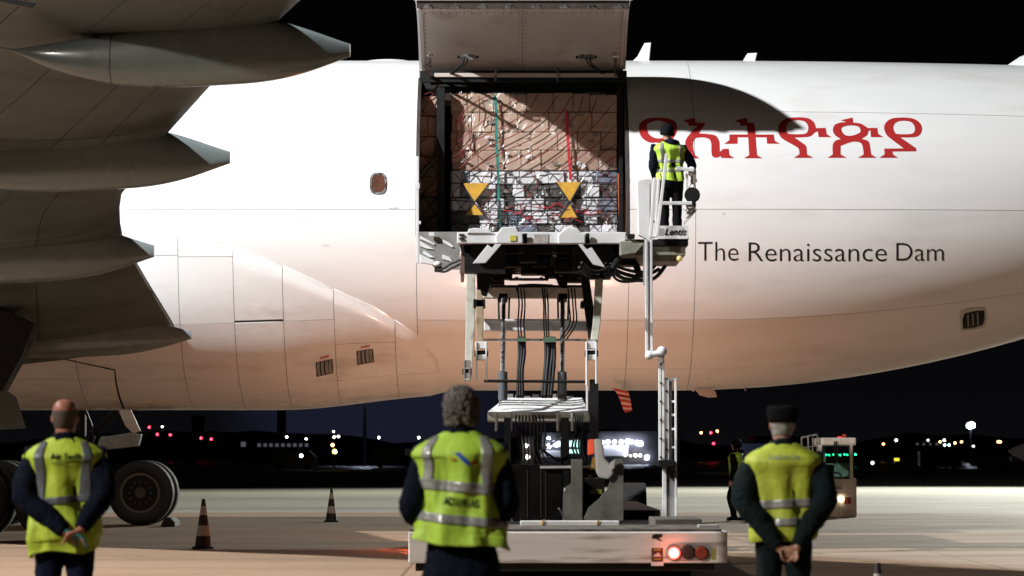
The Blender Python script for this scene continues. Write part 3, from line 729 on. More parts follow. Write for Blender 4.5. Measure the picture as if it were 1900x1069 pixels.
# dark gaps round the gear bay door in the fairing
patch('door_gap', lambda u, v, o: on_fair(60+155*u, 640+32*u+2.2*v, 0.004), 0, 1, 0, 1, 16, 1, M['black'], plane, rim=0.0)
patch('door_gap', lambda u, v, o: on_fair(214+16*u*u+4.5*v*(.4+.6*u), 672+74*u, 0.006), 0, 1, 0, 1, 14, 1, M['black'], plane, rim=0.0)
b = MB(); ppoly(b, [(-40,560),(30,585),(62,604),(40,660),(6,722),(-40,740)], 46.9, .5); b.build('gear_bay_shade', M['black'], plane)  # black slab stands for the darkness inside the gear bay
b = MB(); ppoly(b, [(-10,-12),(10,-4),(66,6),(60,14),(0,2)], 33.5, .04); b.build('slat_slot', M['black'], wing)
# rows of fasteners along the seams and a few small stencilled notices on the skin
b = MB()
def dot(x, th, r=.0045):
    c = F(x, th, .001); b.box(c - Vector((r, r, r)), c + Vector((r, r, r)))
for xx in (3.26-.05, 3.26+.05):
    for k in range(60): dot(xx, R(-60+k*2))
for k in range(150): dot(-6.9+k*.11, R(0.8)+.016) if -6.9+k*.11 < DX0 else None
for k in range(60): dot(DX1+.05, R(-8+k*1.07)); dot(DX0-.05, R(-8+k*1.07))
b.build('fasteners', mat('skin_fasteners', (.62, .61, .60), .5), plane, kind='stuff')
note = mat('grey_stencil', (.30, .29, .28), .6)
for tx, x0, x1, y0, y1 in (('NO STEP', 724, 738, 385, 389), ('GND', 1340, 1346, 395, 398), ('STATIC', 560, 574, 414, 417), ('JACK', 1312, 1320, 701, 704), ('DO NOT OPEN', 402, 420, 664, 667), ('LATCH', 515, 524, 664, 667), ('LATCH', 402, 412, 690, 693), ('LATCH', 514, 523, 690, 693)):
    fit_text(tx, x0, x1, y0, y1, note, 'stencil', off=0.004 if x0 > 600 else 0.30)
# ================================================================== NETTED PALLET LOADS
M['carton'] = mat('brown_cardboard', (0.40, 0.275, 0.20), 0.75, var=0.14, vscale=3.5)
M['carton2'] = mat('pale_cardboard', (0.47, 0.34, 0.26), 0.75, var=0.12, vscale=4)
M['carton3'] = mat('reddish_cardboard', (0.38, 0.245, 0.185), 0.75, var=0.15, vscale=4)
M['white_carton'] = mat('white_carton', (0.68, 0.67, 0.68), 0.6, var=0.10, vscale=6)
M['dark_goods'] = mat('dark_goods', (0.07, 0.065, 0.06), 0.6, var=0.6, vscale=14)
M['grey_goods'] = mat('blue_grey_goods', (0.17, 0.19, 0.24), 0.5, var=0.5, vscale=14)
M['cord_red'] = mat('red_net_cord', (0.16, 0.02, 0.018), 0.8); M['cord_dark'] = mat('dark_net_cord', (0.022, 0.018, 0.022), 0.8)
M['strap_green'] = mat('green_strap', (0.012, 0.17, 0.14), 0.6, var=0.3, vscale=20); M['strap_red'] = mat('red_strap', (0.45, 0.02, 0.035), 0.6, var=0.3, vscale=20)
M['yellow_cloth'] = mat('yellow_cloth', (0.55, 0.30, 0.03), 0.7, var=0.2, vscale=8)
M['orange'] = mat('orange_board', (0.58, 0.13, 0.03), 0.55, var=0.12, vscale=3)
M['tape'] = mat('print_grey', (0.20, 0.16, 0.13), 0.7)
def film_mat():
    m = bpy.data.materials.new('stretch_film'); m.use_nodes = True; n = m.node_tree; n.nodes.clear()
    o = n.nodes.new('ShaderNodeOutputMaterial'); mx = n.nodes.new('ShaderNodeMixShader'); tr = n.nodes.new('ShaderNodeBsdfTransparent'); gl = n.nodes.new('ShaderNodeBsdfGlossy')
    gl.inputs['Roughness'].default_value = 0.16
    g = n.nodes.new('ShaderNodeNewGeometry'); mp = n.nodes.new('ShaderNodeMapping'); mp.inputs['Scale'].default_value = (1, 1, 0.5); mp.inputs['Rotation'].default_value = (0, 0.6, 0)
    t = n.nodes.new('ShaderNodeTexNoise'); t.inputs['Scale'].default_value = 5.5; t.inputs['Detail'].default_value = 6; t.inputs['Distortion'].default_value = 1.2
    bu = n.nodes.new('ShaderNodeBump'); bu.inputs['Strength'].default_value = 0.9; bu.inputs['Distance'].default_value = 0.09
    n.links.new(g.outputs['Position'], mp.inputs[0]); n.links.new(mp.outputs[0], t.inputs[0]); n.links.new(t.outputs['Fac'], bu.inputs['Height'])
    n.links.new(bu.outputs[0], gl.inputs['Normal']); mx.inputs[0].default_value = 0.09
    n.links.new(tr.outputs[0], mx.inputs[1]); n.links.new(gl.outputs[0], mx.inputs[2]); n.links.new(mx.outputs[0], o.inputs[0]); return m
M['film'] = film_mat()
LY = 51.35
rnd = random.Random(11)
load = empty('pallet_load', (0.39, 52.3, HZ), 'large netted pallet of brown and white cartons with green and red straps in the door', 'cargo pallet', 'netted pallets in the hold')
pa = P(836, 436, LY); pb_ = P(1145, 171, LY)
LX0, LX1, LZ1 = pa.x, pb_.x, pb_.z; LZ0 = HZ + 0.05
MB().box((LX0-.02, LY-.03, HZ), (LX1+.02, LY+2.2, HZ+.05)).build('pallet_base', M['metal'], load, bevel=.01)
MB().box((LX0+.03, LY+.42, LZ0), (LX1-.03, LY+2.1, LZ1-.05)).build('inner_cartons', M['carton'], load)
def carton(par, x0, z0, x1, z1, y, d, m, tape=True):
    j = rnd.uniform
    yo = y + j(0, .05); a = j(-.012, .012)
    b = MB(); b.box((x0+.006, yo, z0+.004), (x1-.006, yo+d, z1-.006))
    for i in range(len(b.v)): v = b.v[i]; b.v[i] = (v[0] + a*(v[2]-z0), v[1] + a*(v[0]-x0)*2 + .012*math.sin(v[2]*9), v[2])
    return b.build('carton', m, par, bevel=.008)
ZB = P(0, 316, LY).z                     # height where the brown cartons begin
rows = [ZB, ZB+.37, ZB+.70, ZB+1.06, LZ1]
for r in range(4):
    x = LX0 + (0 if r % 2 else .02)
    while x < LX1 - .12:
        w = rnd.choice([.36, .42, .42, .48, .30, .56]); x1 = min(LX1, x+w)
        if LX1 - x1 < .15: x1 = LX1
        ztop = rows[r+1] - (rnd.uniform(0, .05) if r == 3 else 0)
        carton(load, x, rows[r], x1, ztop, LY, .4, M[rnd.choice(['carton', 'carton', 'carton2', 'carton2', 'carton3'])]); x = x1
# lower part: white cartons mixed with dark goods
pitch = (ZB - LZ0)/5
wx = [(836,857),(857,872),(872,912),(912,964),(964,992),(992,1018),(1018,1047),(1047,1073),(1073,1101),(1101,1145)]
for a, c in wx: carton(load, P(a, 0, LY).x, LZ0+4*pitch, P(c, 0, LY).x, ZB-.005, LY, .38, M['grey_goods'] if a in (857, 1101) else M['white_carton'])
for r in range(4):
    x = LX0; z0, z1 = LZ0+r*pitch, LZ0+(r+1)*pitch
    while x < LX1 - .08:
        w = rnd.choice([.18, .24, .30, .22, .34]); x1 = min(LX1, x+w)
        if LX1-x1 < .1: x1 = LX1
        mm = rnd.choice(['white_carton', 'white_carton', 'dark_goods', 'white_carton', 'dark_goods', 'grey_goods', 'white_carton', 'dark_goods'] if r != 0 else ['white_carton', 'grey_goods', 'dark_goods', 'white_carton'])
        carton(load, x, z0, x1, z1-rnd.uniform(0, .03), LY+(0 if mm != 'dark_goods' else .03), .38, M[mm]); x = x1
# printed marks on some cartons
b = MB()
for k in range(46):
    x = rnd.uniform(LX0+.1, LX1-.2); z = rnd.uniform(LZ0+.05, LZ1-.2); w = rnd.uniform(.04, .12)
    b.box((x, LY-.012, z), (x+w, LY-.008, z+w*.5))
b.build('carton_marks', M['tape'], load, kind='stuff')
for px, py, w, h in ((822,173,14,13),(900,252,9,6),(975,287,12,8),(1070,300,10,8),(938,283,6,5),(1078,304,8,9)):
    b = MB(); pbox(b, px, py, px+w, py+h, LY-.014, .004); b.build('label_sticker', M['white_carton'], load)
# stretch film in front of the cartons
b = MB(); nx, nz = 60, 50
for i in range(nx+1):
    for j in range(nz+1):
        x = LX0-.01+(LX1-LX0+.02)*i/nx; z = LZ0+(LZ1-LZ0)*j/nz
        b.v.append((x, LY-.03-.014*noise.noise(Vector((x*5, z*4, 1.7)))-.012*noise.noise(Vector((x*16, z*9, 4.7))), z))
for i in range(nx):
    for j in range(nz): b.f.append((i*(nz+1)+j, (i+1)*(nz+1)+j, (i+1)*(nz+1)+j+1, i*(nz+1)+j+1))
b.build('stretch_film', M['film'], load, smooth=True)
# net: curved cords sweeping up to the right over the upper cartons, criss-cross below
def cord(par, pts, m, r=.0085, Y=LY-.06, nm='net_cord'):
    b = MB(); q = []
    for i, (x, y) in enumerate(pts): q.append((x, y, Y - .02*math.sin(i*1.9)))
    ptube(b, q, r, n=5, sub=4); return b.build(nm, m, par, smooth=True)
sweeps = [[(844,190),(856,182),(870,174)], [(842,243),(856,212),(886,187),(914,175)], [(838,282),(852,262),(905,218),(948,190),(962,174)], [(838,300),(880,262),(940,232),(978,206),(998,176)],
          [(846,318),(900,276),(964,246),(1006,216),(1034,178)], [(868,318),(930,284),(1002,250),(1040,212),(1060,178)], [(905,318),(960,296),(1030,254),(1068,216),(1082,180)],
          [(952,318),(1000,290),(1058,254),(1092,218),(1108,182)], [(998,318),(1044,286),(1090,246),(1120,214),(1140,190)], [(1038,318),(1070,296),(1112,264),(1142,232)], [(1078,318),(1108,292),(1142,268)], [(1106,318),(1126,300),(1144,290)],
          [(862,205),(858,226),(872,250),(868,270),(884,286)], [(838,215),(852,232),(846,262),(856,282),(862,300)], [(888,178),(890,200),(889,226)]]
for s_ in sweeps: cord(load, s_, M['cord_red'])
for k in range(9):
    x0 = 838 + k*36
    for dx in (34, -34):
        pts = [(x0, 318)]
        for q in range(1, 6): pts.append((max(838, min(1143, x0+dx*(1 if q % 2 else 0)*.5+rnd.uniform(-3, 3))), 318+q*22+rnd.uniform(-2, 2)))
        cord(load, pts, M['cord_dark'] if k % 2 else M['cord_red'], .0075)
for y in (316, 339, 372, 398):
    cord(load, [(836, y), (900, y+rnd.uniform(-1, 3)), (980, y+rnd.uniform(-1, 3)), (1060, y+rnd.uniform(-1, 2)), (1145, y)], M['cord_dark'], .010)
for k in range(16):   # loose red lashings
    x = rnd.uniform(930, 1090); y = rnd.uniform(372, 408)
    cord(load, [(x, y), (x+rnd.uniform(8, 16), y+rnd.uniform(-7, 7)), (x+rnd.uniform(18, 28), y+rnd.uniform(-6, 8)), (x+rnd.uniform(28, 42), y+rnd.uniform(-6, 6))], M['strap_red'] if k % 3 else M['cord_red'], .008, LY-.075, 'lashing')
def strap(pts, m, w=.05):
    b = MB()
    L_ = [P(x, y, LY-.072) for x, y in pts]
    for a, c in zip(L_, L_[1:]): b.bar(a, c + (c-a)*.02, w, .006, up=(0, 1, 0))
    b.build('strap', m, load)
strap([(919,176),(921,215),(921,260),(924,310),(925,372)], M['strap_green']); strap([(927,372),(928,432)], mat('dark_green_strap', (0.012, 0.045, 0.04), .6), .05)
strap([(1051,204),(1053,250),(1056,290),(1059,334)], M['strap_red'])
for x0, x1, xm, yt, ym, yb, b0, b1 in ((857,908,880,340,376,399,862,898), (1031,1079,1057,338,376,404,1037,1072)):
    b = MB(); ppoly(b, [(x0,yt),(x1,yt),(xm,ym)], LY-.09, .008); b.build('warning_cloth', M['yellow_cloth'], load)
    b = MB(); ppoly(b, [(xm,ym),(b0,yb),(b1,yb)], LY-.09, .008); b.build('warning_cloth', M['yellow_cloth'], load)
    b = MB()
    for p, q in (((x0,yt),(xm,ym)), ((x1,yt),(xm,ym)), ((xm,ym),(b0,yb)), ((xm,ym),(b1,yb))): pbar(b, (*p, LY-.095), (*q, LY-.095), .022, .01)
    b.build('cloth_edging', M['cord_dark'], load)
# neighbouring load to the left, deeper in the hold
load2 = empty('pallet_load', (-1.75, 52.9, HZ), 'dark netted pallet load of brown cartons left of the black shade strip', 'cargo pallet', 'netted pallets in the hold')
MB().box((-3.6, LY+.25, HZ), (-1.30, LY+2.4, HZ+.05)).build('pallet_base', M['metal'], load2)
for r in range(7):
    x = -2.3
    while x < -1.32:
        w = rnd.choice([.3, .38, .45]); x1 = min(-1.30, x+w)
        carton(load2, x, HZ+.05+r*.37, x1, HZ+.05+(r+1)*.37-.01, LY+.08+rnd.uniform(0, .08), .5, M[rnd.choice(['carton', 'carton3', 'carton3', 'carton2'] if r > 1 else ['carton3', 'white_carton', 'carton'])]); x = x1
MB().box((-3.5, LY+.85, HZ+.05), (-1.35, LY+2.3, 7.9)).build('inner_cartons', M['carton3'], load2)
for k in range(16):
    ya = rnd.uniform(180, 425); sl = rnd.choice([-1, 1])*rnd.uniform(18, 60); x0 = 777
    cord(load2, [(777, ya), (789+rnd.uniform(-3, 3), ya+sl*.3+rnd.uniform(-5, 5)), (802+rnd.uniform(-3, 3), ya+sl*.65+rnd.uniform(-5, 5)), (815, ya+sl)], M['cord_red'] if ya < 310 else M['cord_dark'], .009, LY+.04)
ob = MB(); ppoly(ob, [(1146,322),(1157,322),(1163,434),(1149,434)], LY-.1, .05)
ob.build('orange_board', M['orange'], None, bevel=.004, label='tall narrow orange board standing beside the netted pallet', cat='board')

# ================================================================== CARGO LOADER
ld = empty('cargo_loader', (0.5, 38, 0), 'white scissor-lift cargo loader raised to the open cargo door', 'cargo loader')
WS, GS, OS, BK = M['white_steel'], M['grey_steel'], M['olive_steel'], M['black']
def part(nm, m, fn, par=None, **k):
    b = MB(); fn(b); return b.build(nm, m, par or ld, **k)
# --- chassis with rear bumper
YB = 29.5
def bumper(b):
    x0, x1 = P(760, 0, YB).x, P(1347, 0, YB).x; z0, z1 = P(0, 1045, YB).z, P(0, 987, YB).z; r = .13; pts = []
    for cx, a0 in ((x0+.02, 180), (x1-r, 270)):
        if a0 == 180: pts += [(x0, YB+.5), (x0, YB)]
        else:
            for k in range(8): a = R(270+90*k/7); pts.append((x1-r+r*math.cos(a), YB+r+r*math.sin(a)))
    pts += [(x1, YB+.9), (x1-.04, YB+.9), (x1-.04, YB+.5)]
    b.prism([Vector((x, y, z0)) for x, y in pts], (0, 0, z1-z0))
M['bumper'] = mat('scuffed_white_bumper', (0.60, 0.575, 0.56), 0.5, var=0.05, vscale=3, dirt=(0.33, 0.30, 0.28), dscale=3.2, dlo=0.50, dhi=0.68, stretch=(.5, 1, 5))
bump = part('bumper', M['bumper'], bumper, bevel=.012)
part('deck_plate', M['dirty_deck'], lambda b: b.box((P(762,0,YB).x, YB+.02, .60), (P(1335,0,YB).x, YB+2.0, .655)))
part('deck_slab', M['dirty_deck'], lambda b: pbox(b, 1215, 963, 1302, 981, 31.5, 1.4), bevel=.01)
cs_ = part('cable_strip', WS, lambda b: b.box((P(965,0,30.9).x, 30.9, .655), (P(1147,0,30.9).x, 31.0, .71)), bevel=.008)
for x in (1007, 1109): part('tie', M['yellow_cloth'], lambda b: pbar(b, (x-1.5, 974, 30.88), (x+2, 964, 30.88), .018, .02), cs_)
part('deck_box', GS, lambda b: pbox(b, 1296, 974, 1334, 986, 30.2, .25), bevel=.008)
part('chassis_frame', BK, lambda b: (b.box((-1.0, YB+.1, .22), (2.1, 46.5, .42)), b.box((-.95, YB+2.05, .43), (2.0, 46.5, .60)), b.box((-.85, 36.5, .60), (1.9, 46.5, .72))))
for x in (-.75, .1, 1.0, 1.85):
    for y in (31.8, 33.0): 
        t = part('road_wheel', M['rubber'], lambda b: b.cyl((x-.13, y, .21), (x+.13, y, .21), .21, n=26)); part('rim', GS, lambda b: b.cyl((x-.135, y, .21), (x+.135, y, .21), .1, n=16), t)
for x in (-.9, 1.9):
    t = part('road_wheel', M['rubber'], lambda b: b.cyl((x-.18, 44.5, .5), (x+.18, 44.5, .5), .5, n=30)); part('rim', GS, lambda b: b.cyl((x-.185, 44.5, .5), (x+.185, 44.5, .5), .26, n=18), t)
# tail lamps
def capsule(b):
    c0, c1 = P(1252, 1024.5, YB), P(1306, 1023, YB); r = .088; pts = []
    for k in range(11): a = R(90+180*k/10); pts.append((c0.x+r*math.cos(a), c0.z+r*math.sin(a)))
    for k in range(11): a = R(-90+180*k/10); pts.append((c1.x+r*math.cos(a), c1.z+r*math.sin(a)))
    b.prism([Vector((x, YB-.012, z)) for x, z in pts], (0, .02, 0))
lamp_plate = part('lamp_plate', M['grey_steel'], capsule, bump)
M['lamp_on'] = mat('lit_red_lamp', (0.5, 0.02, 0.02), 0.3, emit=(1.0, 0.10, 0.07), estr=4.0)
M['lamp_core'] = mat('lamp_filament', (1, .9, .85), 0.3, emit=(1.0, 0.80, 0.72), estr=22.0)
M['lamp_off_red'] = mat('unlit_red_lamp', (0.20, 0.035, 0.02), 0.2, coat=.5); M['lamp_off'] = mat('unlit_smoke_lamp', (0.03, 0.022, 0.025), 0.2, coat=.5)
for px, py, mm in ((1250, 1026, 'lamp_on'), (1275.5, 1024, 'lamp_off'), (1301, 1026, 'lamp_off_red')):
    c = P(px, py, YB)
    h = part('tail_lamp', BK, lambda b: b.cyl((c.x, YB-.03, c.z), (c.x, YB-.013, c.z), .073, n=26), bump)
    part('lens', M[mm], lambda b: b.cyl((c.x, YB-.045, c.z), (c.x, YB-.031, c.z), .060, .066, n=26), h)
    if mm == 'lamp_on': part('bulb', M['lamp_core'], lambda b: b.cyl((c.x, YB-.052, c.z), (c.x, YB-.046, c.z), .040, n=22), h)
l = bpy.data.lights.new('tail_lamp_light', 'POINT'); l.energy = 2.2; l.color = (1, .16, .08); l.shadow_soft_size = .05; o = bpy.data.objects.new('tail_lamp_light', l); link(o); o.parent = ld; c = P(1250, 1026, YB-.12); o.location = c - WLOC[ld.name]
M['reflector'] = mat('yellow_green_reflector', (0.30, 0.28, 0.05), 0.4)
cmk = P(770, 1000, 43.0); part('marker_lamp', M['lamp_on'], lambda b: b.cyl((-1.05, 43.0, .34), (-1.12, 43.0, .34), .06, n=16))  # unseen red lamp, added to redden the ground left of the loader
l = bpy.data.lights.new('ground_glow_light', 'POINT'); l.energy = 60; l.color = (1, .22, .09); l.shadow_soft_size = .06; o = bpy.data.objects.new('ground_glow_light', l); link(o); o.parent = ld; o.location = Vector((-1.3, 43.0, .34)) - WLOC[ld.name]
part('reflector', M['reflector'], lambda b: pbox(b, 1320, 1016, 1327, 1038, YB-.008, .008), bump)
M['plac_brown'] = mat('placard_brown', (0.06, 0.02, 0.015), 0.5); M['plac_gold'] = mat('placard_gold', (0.30, 0.17, 0.03), 0.5); M['plac_pale'] = mat('placard_pale', (0.55, 0.40, 0.38), 0.5)
pl = part('placard', M['plac_brown'], lambda b: pbox(b, 1209, 1017, 1230, 1042, YB-.006, .006), bump)
part('placard_band', M['plac_gold'], lambda b: pbox(b, 1213, 1018, 1226, 1022, YB-.009, .003), pl)
part('placard_emblem', M['plac_pale'], lambda b: ppoly(b, [(1212,1033),(1214,1029),(1218,1028),(1220,1025),(1224,1027),(1227,1033)], YB-.009, .003), pl)
part('placard_band', M['plac_gold'], lambda b: pbox(b, 1213, 1036, 1227, 1039, YB-.009, .003), pl)
part('placard_plate', M['bumper'], lambda b: pbox(b, 1208, 1043, 1231, 1050, YB-.004, .01), bump)
part('emblem', BK, lambda b: (ppoly(b, [(1210,994),(1214,991),(1229,991),(1229,996),(1222,999),(1229,1003),(1224,1004),(1217,1000),(1210,1000)], YB-.004, .004)), bump)
# --- engine housing and its rail
M['black_panel'] = mat('black_panel_paint', (0.004, 0.004, 0.004), 0.5, var=0.3, vscale=3, spec=.2)
hs = part('engine_housing', M['black_panel'], lambda b: pbox(b, 862, 862, 1046, 970, 35.6, 2.2), bevel=.03)
for x in (905, 948, 978, 1003, 1012): part('panel_joint', M['seam'], lambda b: pbox(b, x, 872, x+1.3, 962, 35.58, .02), hs)
part('handrail', M['metal'], lambda b: (ptube(b, [(950,968,35.4),(951,955,35.4),(957,943,35.4)], .012), ptube(b, [(1046,968,35.4),(1044,955,35.4),(1036,943,35.4)], .012)), hs, smooth=True)
part('housing_lid', GS, lambda b: pbox(b, 1000, 866, 1078, 869, 36.2, .5), bevel=.004)
part('crossbar', WS, lambda b: pbar(b, (1002, 867, 35.5), (1100, 866, 35.5), .03, .03))
part('pipe_rack', M['metal'], lambda b: [pbox(b, 1008+k*14, 882+(k % 2)*4, 1014+k*14, 888, 36.9, .1) for k in range(8)])
# --- grey lift brackets
part('lift_bracket', GS, lambda b: pbox(b, 1060, 852, 1081, 966, 35.3, .30), bevel=.01)
part('side_plate', GS, lambda b: ppoly(b, [(1044,966),(1045,915),(1052,902),(1060,897),(1060,966)], 35.4, .06), bevel=.006)
part('side_plate', GS, lambda b: ppoly(b, [(1086,966),(1083,962),(1092,942),(1112,925),(1128,905),(1134,884),(1136,856),(1142,852),(1154,852),(1157,858),(1157,966)], 35.3, .06), bevel=.006)
part('stencil', M['reflector'], lambda b: pbox(b, 1095, 908, 1117, 917, 36.2, .01))
part('bracket_base', BK, lambda b: (pbox(b, 1044, 940, 1140, 968, 35.7, 1.6), pbox(b, 1084, 888, 1122, 945, 36.25, 1.2)))
part('white_arm', WS, lambda b: ppoly(b, [(1102,814),(1118,814),(1122,850),(1138,868),(1138,880),(1130,890),(1112,887),(1106,876)], 35.2, .16), bevel=.03)
part('arm_guard', WS, lambda b: ppoly(b, [(1132,858),(1142,852),(1140,870),(1134,872)], 35.15, .08), bevel=.01)
M['beacon'] = mat('orange_red_beacon', (0.5, 0.07, 0.03), 0.4, emit=(1, .12, .05), estr=0.5)
part('beacon', M['beacon'], lambda b: ppoly(b, [(1091,816),(1102,814),(1103,842),(1090,845)], 36.0, .1), bevel=.02)
part('yellow_bracket', M['yellow_cloth'], lambda b: ppoly(b, [(1100,848),(1105,848),(1104,872),(1094,872)], 35.8, .06))
# --- lower lift legs and rods
for x0, x1, y0, y1, m in ((1040,1056,775,905,BK),(935,948,775,905,BK),(1094,1110,712,815,BK)):
    part('lift_leg', m, lambda b: pbar(b, ((x0+x1)/2, y0, 39.4), ((x0+x1)/2, y1, 39.4), (x1-x0)/134, .12))
for x in (921, 948, 1035, 1062): part('guide_rod', GS, lambda b: pcyl(b, (x, 766, 39.9), (x, 800, 39.9), .022))
part('conduit', M['hose'], lambda b: [ptube(b, [(958+6*k, 770, 39.8), (956+7*k, 800, 39.7), (962+6*k, 835, 39.6), (955+9*k, 862, 39.5)], .012) for k in range(9)], smooth=True)
part('conduit', M['hose'], lambda b: [ptube(b, [(1066+5*k, 768, 39.9), (1070+3*k, 800, 39.6), (1062+6*k, 830, 39.4), (1076+4*k, 862, 39.3)], .014) for k in range(4)], smooth=True)
part('stay_bar', M['metal'], lambda b: pbar(b, (1000, 838, 39), (1042, 812, 39), .025, .025))
part('hose', M['hose'], lambda b: ptube(b, [(1000,828,39),(1010,838,39),(1028,850,39),(1040,857,39)], .018), smooth=True)
# --- tray between the scissors
part('cross_tray', WS, lambda b: b.prism([P(905,764,41.5), P(1092,764,41.5), P(1080,738,42.6), P(938,738,42.6)], (0, .05, -.05)), bevel=.004)
part('tray_beam', OS, lambda b: b.box((P(905,0,41.5).x, 41.55, P(0,782,41.5).z), (P(1098,0,41.5).x, 42.5, P(0,766,41.5).z)), bevel=.01)
for y in (744, 748, 752): part('tray_pipe', M['metal'], lambda b: ptube(b, [(928-(y-744)*.5, y+2, 41.6), (934, y-1, 41.7), (1000, y, 41.7), (1060, y, 41.7), (1084, y-3, 41.7)], .010, sub=2), smooth=True)
part('tray_clutter', GS, lambda b: [pbox(b, 940+k*16, 731+(k*7) % 5, 952+k*16, 740, 42.7, .1) for k in range(8)])
# --- scissor arms
def arm(p, q, w, t, m, nm='scissor_arm', **k): return part(nm, m, lambda b: pbar(b, p, q, w, t), bevel=.012, **k)
M['pale_steel'] = mat('pale_arm_paint', (0.56, 0.56, 0.48), 0.5, var=.1, vscale=4, dirt=(.22, .20, .16), dscale=4, dlo=.52, dhi=.72)
def parm(nm, m, pts, Y, d=.16): return part(nm, m, lambda b: ppoly(b, pts, Y, d), bevel=.008)
parm('scissor_arm', M['pale_steel'], [(866,490),(882,490),(881,600),(874,706),(862,706),(864,610)], 42.6)
parm('scissor_arm', M['pale_steel'], [(1106,494),(1121,496),(1114,600),(1107,648),(1094,648),(1100,600)], 42.0)
parm('scissor_arm', BK, [(884,489),(903,489),(909,530),(903,550),(885,545)], 42.3)
parm('arm_block', BK, [(894,498),(913,500),(913,534),(896,534)], 43.2)
parm('scissor_arm', M['tan_steel'], [(884,538),(892,538),(897,558),(896,638),(885,638),(883,580)], 42.2, .1)
parm('scissor_arm', BK, [(1075,492),(1090,492),(1100,560),(1106,604),(1106,642),(1094,642),(1086,584)], 42.2)
parm('scissor_arm', BK, [(1094,704),(1107,704),(1110,765),(1098,765)], 41.9)
parm('arm_knuckle', WS, [(1090,630),(1105,628),(1108,648),(1103,656),(1092,654)], 41.9, .1)
for x0, x1, y0, y1, yy in ((882,904,634,706,40.0), (1087,1108,634,716,40.0), (860,873,668,708,39.9)):
    w = 3.2
    part('forked_link', WS, lambda b: (pbox(b, x0, y0, x0+w, y1, yy, .22), pbox(b, x1-w, y0, x1, y1, yy, .22), pbox(b, x0+w, y0, x1-w, y0+13, yy+.02, .2), pbox(b, x0+w, y0+24, x1-w, y0+34, yy+.03, .2)), bevel=.008)
    part('link_pin', BK, lambda b: pcyl(b, (x0-2, y0+22, yy+.1), (x1+2, y0+22, yy+.1), .045))
part('link_arm', WS, lambda b: (pbox(b, 1088, 716, 1091, 762, 40.0, .2), pbox(b, 1104, 716, 1107, 762, 40.0, .2)))
part('clamp', BK, lambda b: pbox(b, 878, 555, 900, 570, 42.2, .5), bevel=.01); part('clamp', BK, lambda b: pbox(b, 1078, 558, 1100, 570, 42.4, .5), bevel=.01)
part('hanging_actuator', mat('brown_painted_tube', (.13, .075, .06), .5, var=.2), lambda b: (pbar(b, (860, 472, 42.2), (858, 508, 42.2), .08, .08), pbar(b, (858, 506, 42.2), (858, 524, 42.2), .05, .05)))
part('cross_beam', M['pale_steel'], lambda b: pbox(b, 896, 533, 1086, 553, 44.0, .25), bevel=.012)
part('cross_beam', BK, lambda b: pbox(b, 896, 529, 1086, 533, 43.9, .4))
part('cross_beam', WS, lambda b: pbox(b, 898, 596, 1096, 614, 42.4, .22), bevel=.012)
part('cross_beam', WS, lambda b: pbox(b, 898, 592, 1060, 596.5, 42.35, .3), bevel=.008)
part('tie_rod', M['metal'], lambda b: pcyl(b, (898, 630.5, 41.5), (1088, 631, 41.5), .018)); part('tie_rod', BK, lambda b: pcyl(b, (898, 707, 40.9), (1090, 708.5, 40.9), .022))
for x in (934, 1044):
    c = part('lift_cylinder', mat('grey_cylinder_barrel', (.10, .11, .12), .35, coat=.2) if x == 934 else bpy.data.materials['grey_cylinder_barrel'], lambda b: pcyl(b, (x-1, 690, 41.4), (x-1, 742, 41.4), .068, n=20), smooth=False)
    part('piston_rod', M['metal'], lambda b: pcyl(b, (x, 556, 42.8), (x-1, 690, 41.4), .036, n=16), c)
    part('rod_eye', BK, lambda b: pcyl(b, (x-8, 553, 42.9), (x+8, 553, 42.9), .07), c)
    for dx in (-9, 11): part('guide_bar', OS if x > 1000 else BK, lambda b: pbar(b, (x+dx, 553, 43.4), (x+dx*.9, 592, 43.2), .03, .03))
for k, x in enumerate((961, 966, 972, 1006, 1010, 1014, 1054, 1060, 1066)):
    part('hydraulic_hose', M['hose'], lambda b: ptube(b, [(x, 535, 42.6), (x+2+k % 2, 565, 42.5), (x+(3 if k > 2 else 0), 600, 42.2), (x+(5 if 2 < k < 6 else -14 if k > 5 else 2), 628, 41.6)], .012), smooth=True)
for k, x in enumerate((963, 967, 972, 1012, 1017, 1024, 1028)):
    part('hydraulic_hose', M['hose'], lambda b: ptube(b, [(x, 625, 41.45), (x+1, 655, 41.4), (x-1-k % 3, 690, 41.3), (x-2-(4 if k > 2 else 0), 738, 41.2)], .026 if k != 4 else .034), smooth=True)
gcl = mat('green_clamp', (.08, .14, .09), .5)
part('hose_clamp', gcl, lambda b: pbox(b, 959, 627, 977, 634, 41.35, .05)); part('hose_clamp', gcl, lambda b: pbox(b, 1008, 625, 1032, 635, 41.35, .05))
part('conduit_frame', M['hose'], lambda b: ptube(b, [(962,545,42.6),(962,529,42.6),(1020,529,42.6),(1024,530,42.6)], .014, sub=2), smooth=True)
